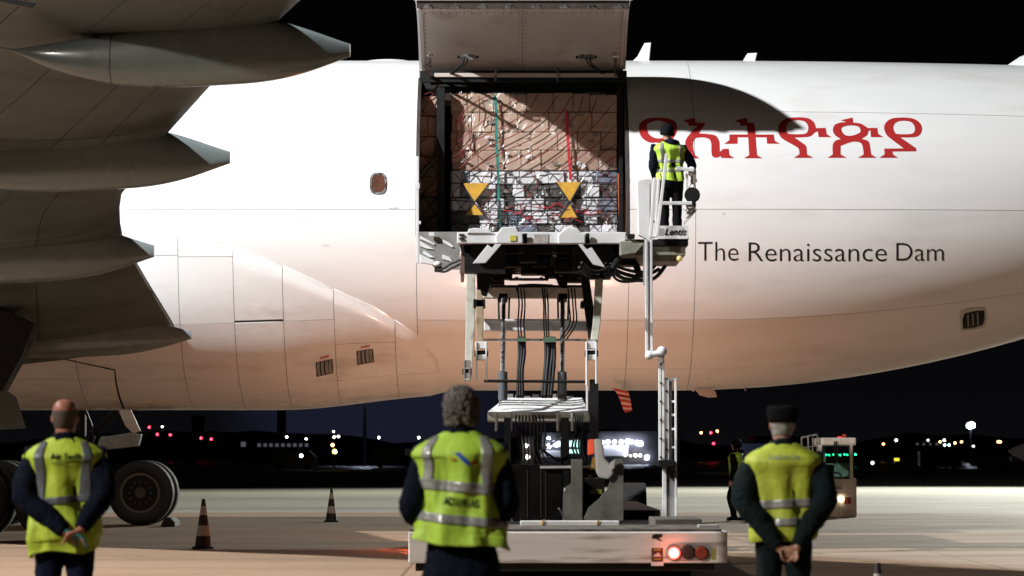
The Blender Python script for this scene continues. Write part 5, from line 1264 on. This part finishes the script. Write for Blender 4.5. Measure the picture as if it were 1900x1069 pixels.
    if hair == 'curly':
        h_ = headshell('hair', M['grey_hair'], -.095, .05, .014, .022, 34, .108)
        b = MB(); rr_ = random.Random(5)
        for q in range(850):
            a = rr_.uniform(0, 2*PI); zz = rr_.uniform(-.10, .135)
            if math.sin(a) > .5 and zz < .03: continue
            w_ = math.sqrt(max(.02, 1-(max(zz-.01, -.6*(zz-.01))/.135)**2)); zz = zz*.92-.005; c = hm @ Vector(((.094*w_)*math.cos(a), -.008+.112*w_*math.sin(a), zz+.004))
            d = Vector((rr_.uniform(-1, 1), rr_.uniform(-1, 1), rr_.uniform(-1, 1))).normalized(); e_ = Vector((rr_.uniform(-1, 1), rr_.uniform(-1, 1), rr_.uniform(-1, 1))).normalized()
            s_ = rr_.uniform(.007, .014)
            b.tube([c - d*s_, c + e_*s_*.8, c + d*s_, c + d*s_*.4 - e_*s_], [.003,.006,.005,.002], n=5, sub=2)
        me = b.mesh(fix=False); world(me); add_mesh('curls', me, M['grey_hair'], h_, smooth=True, kind='stuff')
    if hair in ('cap', 'silver_cap'):
        headshell('hair', M['silver_hair'], -.085, .02, .006, .006, 40, .05)
        b = MB(); loftz(b, [((0, -.004, z), hw, hd) for z, hw, hd in ((.008,.090,.112),(.03,.098,.118),(.06,.107,.124),(.090,.110,.126),(.116,.104,.118),(.126,.06,.075))], n=30, pw=2.3)
        b.v = [tuple(hm @ (Vector(v) + Vector((.004*math.sin(v[1]*40), 0, .004*math.sin(v[0]*50)*(v[2] > .09))))) for v in b.v]; me = b.mesh(); world(me); c_ = add_mesh('cap', me, M['black_cloth'], root, smooth=True)
        b = MB(); pts = [hm @ Vector((.075*math.cos(a)*1.0, .075+.075*math.sin(a), .018-.012*math.sin(a))) for a in [PI*q/10 for q in range(11)]]
        b.prism(pts, (0, 0, .006)); me = b.mesh(); world(me); add_mesh('cap_peak', me, M['black_cloth'], c_)
    if hair == 'hood':
        headshell('hood', M['black_cloth'], -.12, .03, .020, .012, 14, .12)
        b = MB(); b.tube([(-.09, -.05, 1.50), (0, -.12, 1.50), (.09, -.05, 1.50)], [.04,.055,.04], n=12, sub=5); me = b.mesh(); world(me); add_mesh('hood_roll', me, M['navy'], root, smooth=True)
    if hair == 'muffs':
        headshell('beanie', M['black_cloth'], -.05, .03, .012, .004, 20, .12)
        for s in (-1, 1):
            b = MB(); b.ball(hm @ Vector((s*.092, 0, -.01)), .034, 16, 10, sc=(.6, .9, 1.1)); me = b.mesh(); world(me); add_mesh('ear_muff', me, M['black_cloth'] if s > 0 else M['officer_green'], root, smooth=True)
        b = MB(); b.tube([hm @ Vector((.10*math.cos(a), -.01, .005+.135*math.sin(a))) for a in [PI*q/10 for q in range(11)]], .008, n=8, sub=2); me = b.mesh(); world(me); add_mesh('ear_muff_band', me, M['black_cloth'], root, smooth=True)
        b = MB(); b.tube([(-.10, -.03, 1.47), (0, -.10, 1.475), (.10, -.03, 1.47)], [.045,.06,.045], n=12, sub=5); me = b.mesh(); world(me); add_mesh('hood_roll', me, M['navy'], root, smooth=True)
    for s_i, gm in (gloves or {}).items():
        b = MB(); am = arms[s_i]; hd_ = hands[s_i]; hand(b, am[2], hd_[0], hd_[1], hd_[2], *(list(hd_[3:4]) or [.9]), 1.10)
        add_mesh('glove', world(finish_remesh(b, .006, 2)), M[gm], root, smooth=True)
    return root, Rt
# left: bald man, hands behind his back
behind = lambda zx, zz, d=-.20: None
person(121, 0, 18.5, 1.775, R(4), 'balding man at the left in a vest with grey straps, teal glove behind his back',
       'people watching the loading', jacket='navy', trousers='trouser_navy', hair='shaved', sl=1.12, skin='skin_rosy', head_yaw=R(-14), head_tilt=-.05, wide=.98,
       arms=[((-.200,-.01,1.39),(-.245,-.12,1.13),(.03,-.225,.905)), ((.200,-.01,1.39),(.255,-.12,1.15),(.115,-.235,.915))],
       hands=[((.85,-.05,-.35),(0,-.5,-1),1,.5), ((-.8,-.1,-.35),(0,-.3,-1),-1,.8)], gloves={0: 'teal'},
       vest=dict(mat='hivis', hem=.775, seed=1.3, ease=.044, bands=[(1.085,1.13)], straps=(.135,.125,1.09,.045), band_mat='retro_dark', flare=.03, slant=.10, hemwave=.02,
                 text=[('Air Swift', -.07, .10, 1.365, 1.405, M['navy'], .02), ('HANDLING', -.06, .09, 1.338, 1.352, M['navy'], 0)]))
# middle: curly grey hair, customs vest
blue = mat('emblem_blue', (.02, .09, .42), .5); yel = mat('emblem_yellow', (.6, .35, .03), .5); redp = mat('emblem_red', (.5, .06, .04), .5)
person(857, 0, 16.6, 1.80, R(-7), 'person with curly grey hair in a lime customs vest with two silver bands',
       'people watching the loading', jacket='navy', trousers='navy', hair='curly', coat=True, wide=.98, head_yaw=R(-8), head_tilt=.05, torso_tilt=-.01,
       arms=[((-.205,-.005,1.38),(-.285,-.03,1.06),(-.18,.20,.98)), ((.205,-.005,1.38),(.265,-.02,1.08),(.15,.22,1.02))],
       hands=[((.4,.9,.1),(0,0,1),-1,.6), ((-.4,.9,.1),(0,0,1),1,.6)],
       vest=dict(mat='hivis2', hem=.87, seed=4.1, ease=.050, bands=[(1.165,1.222),(.985,1.035)], straps=(.150,.150,1.21,.048), flare=.055, slant=-.10, fold=1.15, drag=14,
                 text=[('ADUANAS', -.065, .105, 1.088, 1.135, M['navy'], .02)],
                 logo=[([(-.012,1.385),(.018,1.387),(.062,1.335),(.066,1.318),(.045,1.325)], blue), ([(-.038,1.352),(-.012,1.362),(0,1.345),(-.020,1.338)], yel), ([(.068,1.338),(.098,1.352),(.108,1.334),(.074,1.322)], redp)]))
pp = empty('sheet_of_paper', P(773, 968, 16.85), 'white sheet of paper held by the curly-haired person', 'paper')
b = MB(); b.prism([P(768,938,16.75), P(779,935,16.75), P(784,962,16.85), P(774,968,16.8)], (.02, .12, 0)); b.build('sheet', M['paper'], pp)
# right: officer, cap, clasped hands
person(1453, 0, 19.2, 1.735, R(-3), 'officer in dark cap and green uniform with bare hands clasped behind a yellow vest',
       'people watching the loading', jacket='officer_green', trousers='officer_green', hair='silver_cap', sl=1.2, wide=1.03, head_yaw=R(12), head_tilt=-.04,
       arms=[((-.215,0,1.39),(-.27,-.12,1.12),(-.035,-.235,.80)), ((.215,0,1.39),(.275,-.12,1.13),(.075,-.245,.80))],
       hands=[((.85,-.15,-.45),(.1,-1,.1),1,.55), ((-.85,-.15,-.40),(0,-1,.2),-1,.95)],
       vest=dict(mat='hivis3', hem=.845, seed=7.7, ease=.046, bands=[(1.07,1.125),(.95,1.0)], flare=.012, slant=.05, fold=.9, drag=5,
                 text=[('GUARDIA CIVIL', -.10, .10, 1.395, 1.425, M['retro'], 0)]))
c = P(1373, 863, 19.05)
# man on the operator platform
zf = P(0, 441, 41.9).z
person(1246, 0, 42.5, 1.74, R(10), 'worker in dark hood and yellow vest standing on the raised operator platform', 'ground crew', jacket='navy', trousers='black_cloth', hair='muffs', z0=zf, wide=.98,
       torso_tilt=-.05, head_tilt=-.10, head_yaw=R(-10), vox=.012,
       arms=[((-.215,0,1.40),(-.26,0,1.12),(-.20,.12,.92)), ((.215,0,1.40),(.33,-.02,1.18),(.37,.10,.99))],
       hands=[((0,.3,-1),(1,0,0),1,.8), ((.2,.6,-.8),(0,0,-1),-1,1.0)],
       vest=dict(mat='hivis2', hem=.90, seed=2.2, ease=.04, bands=[(1.17,1.215),(1.03,1.07)], straps=(.13,.13,1.21,.04), text=[('ADMON', -.06, .08, 1.09, 1.14, M['navy'], .02)]))
# distant worker near the tug
person(1367, 0, 62.5, 1.78, R(65), 'distant worker in dark clothes and yellow vest walking behind the officer', 'ground crew', jacket='black_cloth', trousers='black_cloth', hair='hood', vox=.016,
       legs=[((-.095,0,.90),(-.10,.12,.50),(-.10,.02,.09)), ((.095,0,.90),(.10,-.02,.50),(.10,-.16,.10))],
       vest=dict(mat='hivis2', hem=.90, seed=5.2, ease=.03, bands=[(1.12,1.16)]))
# ================================================================== SMALL THINGS ON THE APRON
M['cone_black'] = mat('dark_cone_rubber', (0.016, 0.008, 0.008), 0.6, var=.2, vscale=10); M['cone_band'] = mat('pale_cone_band', (0.40, 0.36, 0.34), 0.45, var=.15, vscale=14); M['cone_base'] = mat('black_cone_base', (0.012, 0.011, 0.011), 0.8)
def cone(px, py, Y, h, label):
    c = P(px, py, Y); x, z = c.x, 0.0
    root = empty('traffic_cone', (x, Y, 0), label, 'traffic cone', 'traffic cones on the apron')
    base = MB(); hb = h*.235; base.prism([Vector((x+hb*math.cos(a), Y+hb*math.sin(a), 0)) for a in [PI/8+2*PI*k/8 for k in range(8)]], (0, 0, h*.045)); base.build('base', M['cone_base'], root, bevel=.01)
    rad = lambda t: h*(.145*(1-t)**1.0 + .032)
    for t0, t1, m in ((.045,.26,'cone_black'),(.26,.47,'cone_band'),(.47,.68,'cone_black'),(.68,.86,'cone_band'),(.86,1.0,'cone_black')):
        b = MB(); b.cyl((x, Y, h*t0), (x, Y, h*t1), rad(t0), rad(t1), 28); b.build('cone_section' if m == 'cone_black' else 'reflective_sleeve', M[m], root, smooth=False)
    return root
cone(377, 1020, 43.6, .76, 'nearer striped traffic cone in the shadow by the airplane wheels')
cone(615, 968, 61.5, .73, 'farther striped traffic cone on the lit apron between the wheels and the loader')
cone(1629, 1080, 22.0, .585, 'top of a dark traffic cone at the bottom edge right of the officer')
c = P(323, 0, 57.5); b = MB()
b.prism([Vector((c.x-.17, 57.2, 0)), Vector((c.x+.13, 57.2, 0)), Vector((c.x+.12, 57.2, .1)), Vector((c.x+.03, 57.2, .19)), Vector((c.x-.06, 57.2, .19)), Vector((c.x-.12, 57.2, .12))], (0, .9, 0))
b.build('wheel_chock', M['cone_base'], None, bevel=.015, label='small dark wheel chock on the ground right of the rear wheel', cat='wheel chock')

# ================================================================== CABBED TRACTOR ON THE RIGHT
YT = 66.0
M['cab_paint'] = mat('dull_white_cab_paint', (0.50, 0.42, 0.34), 0.45, var=.08, vscale=3, dirt=(.25, .19, .14), dscale=2)
M['cab_glass'] = mat('dark_cab_glass', (0.012, 0.02, 0.018), 0.08, spec=.6)
tr = empty('cab_tractor', (P(1545,0,YT).x, YT, 0), 'boxy white tractor cab with a lit round headlamp standing right of the officer', 'tractor')
def tpart(nm, m, fn, par=None, **k):
    b = MB(); fn(b); return b.build(nm, m, par or tr, **k)
tx0, tx1 = P(1519,0,YT).x, P(1583,0,YT).x; tz = lambda y: P(0, y, YT).z
tpart('body', M['cab_paint'], lambda b: b.box((tx0-.12, YT, tz(960)), (tx1, YT+2.6, tz(888))), bevel=.03)
tpart('roof', M['cab_paint'], lambda b: b.box((tx0, YT, tz(827)), (tx1, YT+1.7, tz(812))), bevel=.04)
for a, c_ in ((1519, 1526.5), (1575.5, 1583)): tpart('pillar', M['cab_paint'], lambda b: (pbox(b, a, 826, c_, 888, YT, .08), pbox(b, a, 826, c_, 888, YT+1.6, .08)), bevel=.01)
tg = bpy.data.materials.new('clear_cab_glass'); tg.use_nodes = True; n_ = tg.node_tree; n_.nodes.clear(); a_ = n_.nodes.new('ShaderNodeBsdfTransparent'); b_ = n_.nodes.new('ShaderNodeBsdfGlossy'); b_.inputs['Roughness'].default_value = .05; a_.inputs['Color'].default_value = (.55, .75, .65, 1)
c_ = n_.nodes.new('ShaderNodeMixShader'); c_.inputs[0].default_value = .08; d_ = n_.nodes.new('ShaderNodeOutputMaterial'); n_.links.new(a_.outputs[0], c_.inputs[1]); n_.links.new(b_.outputs[0], c_.inputs[2]); n_.links.new(c_.outputs[0], d_.inputs[0])
tpart('rear_wall', M['grey_steel'], lambda b: (pbox(b, 1527, 860, 1575, 888, YT+1.6, .05), pbox(b, 1527, 827, 1532, 860, YT+1.6, .05), pbox(b, 1552, 827, 1555, 860, YT+1.6, .05)))
tpart('seat', M['black'], lambda b: pbox(b, 1532, 862, 1548, 892, YT+.9, .2), bevel=.03)
wf = tpart('windscreen', tg, lambda b: pbox(b, 1526, 829, 1576, 887, YT+.05, .02))
tpart('windscreen_frame', M['black'], lambda b: (pbox(b, 1525, 827, 1577, 830, YT-.01, .04), pbox(b, 1525, 885, 1577, 888.5, YT-.01, .04), pbox(b, 1525, 830, 1527.5, 885, YT-.01, .04), pbox(b, 1574.5, 830, 1577, 885, YT-.01, .04)), wf, bevel=.01)
tpart('wiper', M['black'], lambda b: (pbar(b, (1552,818,YT-.03), (1553,866,YT-.03), .02, .01), pbar(b, (1548,818,YT-.03), (1549,866,YT-.03), .02, .01)), wf)
tpart('steering_wheel', M['black'], lambda b: b.tube([P(1548+13*math.cos(a), 884+7*math.sin(a), YT-.02) for a in [PI+PI*q/8 for q in range(9)]], .02, n=6, sub=2), smooth=True)
tpart('grille_slots', M['black'], lambda b: [pbox(b, 1537+k*4.2, 904, 1539.6+k*4.2, 907.5, YT-.01, .02) for k in range(6)])
tpart('panel_joint', M['seam'], lambda b: (pbox(b, 1520, 914, 1583, 914.7, YT-.004, .01), pbox(b, 1557, 930, 1557.6, 958, YT-.004, .01)))
M['headlamp'] = mat('lit_headlamp', (1, .9, .75), .3, emit=(1, .86, .62), estr=9); M['red_glow'] = mat('red_rotating_beacon', (.5, .03, .03), .3, emit=(1, .05, .04), estr=.9); M['tail_red'] = mat('tractor_red_lamp', (.25, .03, .015), .3)
tpart('headlamp', M['headlamp'], lambda b: b.cyl(P(1560.5, 926, YT-.06), P(1560.5, 926, YT), .066, n=20))
tpart('indicator_lamp', M['tail_red'], lambda b: (pbox(b, 1567, 923, 1572, 935, YT-.03, .04), pbox(b, 1573, 923, 1579, 935, YT-.03, .04)), bevel=.006)
tpart('number_plate', M['cab_paint'], lambda b: pbox(b, 1570, 937, 1579, 940, YT-.02, .02))
tpart('beacon', M['red_glow'], lambda b: (b.cyl(P(1558, 815, YT+.3), P(1558, 810, YT+.3), .05), pbox(b, 1553, 812, 1556, 815, YT+.3, .05)))
tpart('roof_lamp', M['tail_red'], lambda b: (b.cyl(P(1567, 812, YT+.35), P(1567, 806, YT+.35), .055)))
tpart('side_rack', M['metal'], lambda b: (pbar(b, (1487,812,YT+.2), (1516,806,YT+.2), .04, .04), pbar(b, (1487,812,YT+.2), (1488,850,YT+.2), .03, .03), pbar(b, (1516,806,YT+.2), (1517,860,YT+.2), .04, .04), pbar(b, (1499,812,YT+.2), (1500,848,YT+.2), .025, .025), pbar(b, (1508,812,YT+.2), (1508,850,YT+.2), .025, .025), pbar(b, (1488,830,YT+.2), (1517,828,YT+.2), .02, .02)))
for yy in (.45, 2.1):
    for x in (tx0+.12, tx1-.2):
        t = tpart('wheel', M['rubber'], lambda b: b.cyl((x-.12, YT+yy, .33), (x+.12, YT+yy, .33), .33, n=26)); tpart('rim', M['grey_steel'], lambda b: b.cyl((x-.125, YT+yy, .33), (x+.125, YT+yy, .33), .17, n=16), t)
tpart('chassis', M['black'], lambda b: b.box((tx0, YT+.1, .25), (tx1-.05, YT+2.5, tz(958))))

# ================================================================== FAR SIDE OF THE AIRFIELD
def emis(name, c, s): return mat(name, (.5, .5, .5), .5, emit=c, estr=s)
EM = {'w': emis('white_lamp', (1, .95, .85), 20), 'o': emis('orange_lamp', (1, .38, .12), 18), 'r': emis('red_lamp', (1, .03, .06), 17), 'y': emis('yellow_lamp', (.9, 1, .15), 14),
      'g': emis('green_lamp', (.03, 1, .45), 9), 't': emis('teal_lamp', (.45, 1, .9), 16), 'b': emis('blue_white_lamp', (.75, .82, 1), 30), 'd': emis('dim_lamp', (.9, .9, .8), 5)}
CN = {'w': 'white', 'o': 'orange', 'r': 'red', 'y': 'yellow', 'g': 'green', 't': 'teal', 'b': 'blue-white', 'd': 'dim white'}
M['pole'] = mat('dark_lamp_pole', (.06, .06, .065), .6)
def far_lamp(px, py, c, Y=820.0, r=.29, label='', nm='lamp_post'):
    q = P(px, py, Y); root = empty(nm, (q.x, Y, 0), label, 'lamp post' if nm == 'lamp_post' else 'light', 'lights on the far side of the airfield')
    MB().cyl((q.x, Y, -.1), (q.x, Y, max(q.z, .3)), r*.28, n=6).build('pole', M['pole'], root)
    MB().ball((q.x, Y, max(q.z, .3)), r, 10, 8, sc=(1, .7, 1)).build('lamp', EM[c], root, smooth=True)
LM = [(277,793,'r','highest red lamp right of the far gear leg'),(292,806,'r','red lamp below the highest one at the left'),(316,807,'r','third red lamp from the left under the fuselage'),(373,813,'r','left one of the paired red lamps under the belly'),(392,815,'r','right one of the paired red lamps under the belly'),
      (301,792,'d','faint white lamp beside the leftmost red lamps'),(437,824,'w','small white lamp right of the paired red lamps'),(452,823,'d','faint lamp next to the small white lamp'),(532,811,'w','small white lamp above the farther cone, left one'),(568,815,'w','brighter white lamp left of the yellow lamp'),
      (619,801,'d','faint top lamp above the yellow lamp'),(620,811,'w','left of two close white lamps above the yellow lamp'),(628,810,'w','right of two close white lamps above the yellow lamp'),(703,812,'w','small white lamp right of the tall mast pole'),(777,812,'w','white lamp just left of the curly-haired person'),
      (1301,803,'o','orange lamp right of the telescopic ladder'),(1319,803,'r','dim red lamp right of the orange one'),(1331,800,'o','small orange lamp left of the officer'),(1324,823,'r','low red lamp left of the officer'),
      (1639,824,'o','orange lamp right of the tractor cab'),(1663,817,'w','white lamp above the yellow sign'),(1722,817,'d','faint lamp between the white lamp and the light cluster'),(1744,820,'o','leftmost lamp of the cluster left of the bright floodlight'),(1752,817,'w','top lamp of the cluster left of the bright floodlight'),(1753,826,'t','left teal lamp left of the bright floodlight'),(1761,826,'t','right teal lamp left of the bright floodlight'),
      (1772,822,'o','orange lamp just left of the bright floodlight'),(1784,820,'o','orange lamp nearest the bright floodlight'),(1806,828,'d','faint lamp at the foot of the bright floodlight'),(1852,820,'o','left lamp of the pair near the right edge'),(1856,820,'o','right lamp of the pair near the right edge')]
for px, py, c_, lb in LM: far_lamp(px, py, c_, label=CN[c_]+' light: '+lb if False else lb)
for px, py, c_, lb in ((559,846,'w','low white apron light left of the yellow lamp'),(621,838,'y','yellow light low over the dark apron behind the farther cone'),(617,826,'o','tiny orange light just above the yellow one'),(1619,859,'d','tiny white ground light right of the tractor')):
    far_lamp(px, py, c_, 300.0, .16 if c_ != 'y' else .22, lb, 'apron_light')
for k in range(13):
    px = 1505+k*6.7+((k*37) % 5)*.5; q = P(px, 843.5+((k*13) % 3)*.5, 420)
    od = ['first', 'second', 'third', 'fourth', 'fifth', 'sixth', 'seventh', 'eighth', 'ninth', 'tenth', 'eleventh', 'twelfth', 'last'][k]
    root = empty('runway_light', (q.x, 420, 0), '%s %s runway light from the left in the row behind the tractor cab' % (od, 'green' if px > 1518 else 'white'), 'runway light', 'row of green runway lights')
    MB().cyl((q.x, 420, -.1), (q.x, 420, q.z), .03, n=6).build('stem', M['pole'], root); MB().ball(q, .12, 8, 6).build('lamp', EM['g' if px > 1518 else 'w'], root, smooth=True)
# the tall floodlight mast and the mast whose head is hidden above the belly
def mast(px, py, Y, label, r=.5, c_='b', n=3, w_=.9):
    q = P(px, py, Y); root = empty('floodlight_mast', (q.x, Y, 0), label, 'floodlight mast')
    MB().cyl((q.x, Y, -.1), (q.x, Y, q.z+.3), .32, .16, 10).build('mast', M['pole'], root)
    MB().box((q.x-w_, Y-.1, q.z-.15), (q.x+w_, Y+.1, q.z+.15)).build('crossbar', M['pole'], root)
    for k in range(n): MB().ball((q.x+w_*(k-(n-1)/2)*.8, Y-.35, q.z+.1*(k % 2)), r, 10, 8, sc=(1, .6, .9)).build('lamp', EM[c_], root, smooth=True)
mast(1801, 790, 620, 'bright floodlight on a tall pole at the right, far across the apron', .75, n=2, w_=.5)
mast(677, 722, 430, 'tall pale floodlight mast seen under the belly, its head behind the fuselage', .4)
EM['glint'] = EM['b']
l = bpy.data.lights.new('far_mast_light', 'SPOT'); l.energy = 30000; l.color = (.6, .7, 1); l.spot_size = R(50); l.shadow_soft_size = .8
o = bpy.data.objects.new('far_mast_light', l); link(o); q = P(677, 722, 430); o.location = q - Vector((0, 1, .5)); o.rotation_euler = (R(-30), 0, 0)
# yellow airfield sign
q = P(1664, 853, 330); sg = empty('airfield_sign', (q.x, 330, 0), 'small lit yellow airfield sign low at the right', 'sign')
MB().box((q.x-.28, 330, q.z-.13), (q.x+.28, 330.15, q.z+.16)).build('panel', emis('lit_yellow_panel', (1, .85, .06), 1.6), sg); MB().box((q.x-.2, 330.05, -.1), (q.x+.2, 330.1, q.z-.13)).build('legs', M['pole'], sg)
# far buildings
M['wall_far'] = mat('far_building_wall', (.05, .048, .055), .8, var=.2, vscale=.3); M['wall_mauve'] = mat('lit_mauve_wall', (.20, .17, .26), .7, emit=(.5, .42, .75), estr=.16)
def building(x0, x1, yt, Y, label, mw='wall_far', wins=None, lamps=None, cat='building', depth=18, roof=True):
    a, c_ = P(x0, yt, Y), P(x1, yt, Y); root = empty('airport_building', ((a.x+c_.x)/2, Y, 0), label, cat)
    MB().box((a.x, Y, -.2), (c_.x, Y+depth, a.z)).build('wall', M[mw], root)
    if roof: MB().box((a.x-.4, Y-.4, a.z), (c_.x+.4, Y+depth+.4, a.z+.35)).build('roof', M['pole'], root)
    for (wx0, wy0, wx1, wy1, e_) in wins or []:
        p, q_ = P(wx0, wy0, Y), P(wx1, wy1, Y); f = MB().box((p.x, Y-.12, p.z), (q_.x, Y-.02, q_.z)).build('window', EM[e_] if isinstance(e_, str) else e_, root)
    for (lx, ly, e_, r_) in lamps or []: MB().ball(P(lx, ly, Y-.8), r_, 8, 6).build('wall_lamp', EM[e_], root, smooth=True)
    return root
win_teal = emis('bright_teal_window', (.55, 1, .92), 1.6); win_white = emis('bright_white_window', (.8, .85, 1), 1.4); win_dim = emis('dim_window', (.6, .6, .75), .12)
building(1088, 1262, 804, 520, 'long low terminal with a row of bright canopy lights right of the scissor lift', wins=[(1118,826,1166,846,emis('mauve_hall', (.42, .36, .62), .22)), (1196,846,1204,854,win_white)],
         lamps=[(1118,821,'b',.28),(1128,820,'b',.34),(1140,820,'b',.34),(1153,820,'b',.36),(1165,819,'b',.44),(1172,820,'b',.3),(1182,822,'b',.40),(1189,823,'b',.40),(1151,833,'b',.16),(1160,845,'w',.18),(1170,846,'d',.2),(1179,845,'w',.26),(1188,845,'w',.22),(1201,848,'b',.36)])
building(1004, 1086, 806, 470, 'dark airport building with bright teal and white windows behind the lift legs', wins=[(1026,818,1040,829,win_white), (1055,818,1066,829,win_teal),(1067,816,1075,830,win_teal),(1056,834,1076,841,win_teal),(1004,836,1052,848,win_dim)],
         lamps=[(1018,813,'b',.22),(1018,828,'b',.34),(1033,826,'b',.26)])
building(966, 992, 812, 500, 'small dark airport shed with one white lamp left of the lift legs', lamps=[(977,827,'w',.3),(979,848,'d',.4)])
building(430, 640, 818, 700, 'long dim airport building far behind the farther cone', wins=[(478+k*11, 823, 484+k*11, 829, win_dim) for k in range(9)] + [(447,820,456,829,win_dim)])
building(650, 780, 826, 760, 'dim blue building under the floodlight mast', wins=[(690+k*9, 836, 694+k*9, 840, win_dim) for k in range(5)])
building(160, 250, 808, 560, 'pale low airport building behind the left man', wins=[(188,810,245,816,emis('pale_hall', (.6,.62,.75), .10))])
building(1400, 1500, 812, 800, 'dark building on the horizon behind the officer')
building(1690, 1790, 815, 900, 'low dark building below the bright floodlight', wins=[(1700+k*12, 822, 1704+k*12, 826, win_dim) for k in range(6)])
for px, yt, w_, Y, lb in ((521, 748, 14, 900, 'tall dark tower under the belly'), (366, 772, 18, 1000, 'dim grey tower left of the tall dark one')):
    a, c_ = P(px-w_/2, yt, Y), P(px+w_/2, yt, Y); t_ = empty('control_tower', (a.x, Y, 0), lb, 'tower')
    MB().box((a.x, Y, -.1), (c_.x, Y+6, a.z-1.5)).build('shaft', M['wall_far'], t_); MB().box((a.x-.5, Y-.5, a.z-1.5), (c_.x+.5, Y+6.5, a.z)).build('cab', M['pole'], t_)
# the floodlight mast that lights the aircraft, left of the picture
q = Vector(MAST_A); root = empty('floodlight_mast', (q.x-1.6, q.y-1.2, 0), 'near apron floodlight mast with a crossbar of lamps left of the wing', 'floodlight mast')
MB().cyl((q.x-1.6, q.y-1.2, 0), (q.x-1.6, q.y-1.2, q.z+.4), .35, .18, 14).build('mast', M['pole'], root)
MB().bar((q.x-2.9, q.y+.2, q.z+.3), (q.x-.3, q.y-2.6, q.z+.3), .2, .2).build('crossbar', M['pole'], root)
for k in range(4): MB().box((q.x-2.9+k*.85-.25, q.y+.1-k*.9-.2, q.z-.35), (q.x-2.9+k*.85+.25, q.y+.1-k*.9+.2, q.z+.2)).build('lamp_housing', M['grey_steel'], root)
# dim line of far apron edge
b = MB(); b.box((P(630,0,240).x, 240, 0), (P(775,0,240).x, 240.6, .10)); b.build('kerb', mat('pale_kerb', (.4,.4,.42), .6), kind='structure')
# parked aircraft far right, only its tail cone and wing show
fa = empty('parked_airplane', (P(1930,0,300).x, 300, 0), 'pale parked airplane far off at the right edge', 'airplane')
b = MB(); rr = []
for px, r_, z in ((1862,.08,2.0),(1872,.45,1.95),(1890,.9,1.9),(1915,1.15,1.9),(2050,1.2,1.9)):
    x = P(px,0,300).x; rr.append([Vector((x, 300+r_*math.cos(2*PI*k/18), z+r_*math.sin(2*PI*k/18))) for k in range(18)])
b.rings(rr); b.build('fuselage', mat('pale_glow_paint', (.55,.5,.48), .5, emit=(.5,.42,.4), estr=.03), fa, smooth=True)  # fuselage paint given a faint glow in place of light on it
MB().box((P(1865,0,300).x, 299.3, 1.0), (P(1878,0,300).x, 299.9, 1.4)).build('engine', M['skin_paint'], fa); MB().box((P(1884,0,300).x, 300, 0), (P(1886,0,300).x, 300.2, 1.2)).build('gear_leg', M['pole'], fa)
# parked ground vehicles in the dark
def van(px, Y, L, h, lab, m):
    x = P(px, 0, Y).x; r_ = empty('parked_van', (x, Y, 0), lab, 'van'); b = MB()
    b.prism([Vector((x, Y, .3)), Vector((x+L, Y, .3)), Vector((x+L, Y, h*.62)), Vector((x+L*.82, Y, h)), Vector((x, Y, h))], (0, 1.9, 0)); b.build('body', m, r_, bevel=.05)
    MB().prism([Vector((x+L*.70, Y-.02, h*.6)), Vector((x+L*.95, Y-.02, h*.62)), Vector((x+L*.82, Y-.02, h*.93)), Vector((x+L*.70, Y-.02, h*.93))], (0, .02, 0)).build('window', M['cab_glass'], r_)
    for w_ in (.2, .8): MB().cyl((x+L*w_, Y-.05, .35), (x+L*w_, Y+.25, .35), .35, n=18).build('wheel', M['rubber'], r_)
vm = mat('dark_van_paint', (.08,.08,.09), .4); vw = mat('pale_van_paint', (.30,.30,.32), .4)
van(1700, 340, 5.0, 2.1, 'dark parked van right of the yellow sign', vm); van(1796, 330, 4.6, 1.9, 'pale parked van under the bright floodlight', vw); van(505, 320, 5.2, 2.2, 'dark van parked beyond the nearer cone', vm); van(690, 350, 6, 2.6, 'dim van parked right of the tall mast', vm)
van(1368, 255, 3.0, 2.6, 'bluish parked van just left of the officer', mat('blue_van_glow_paint', (.10,.14,.26), .4, emit=(.1,.16,.4), estr=.05))  # bluish paint glows faintly, standing in for light on the van
for px_, c_, lb_ in ((1365, 'w', 'white light in front of the bluish van'), (1372, 'o', 'yellow-orange light on the bluish van beside the white one')): far_lamp(px_, 823, c_, 250.0, .17, lb_, 'van_light')
van(70, 260, 5.5, 2.4, 'pale van behind the gear at the left edge', vw)
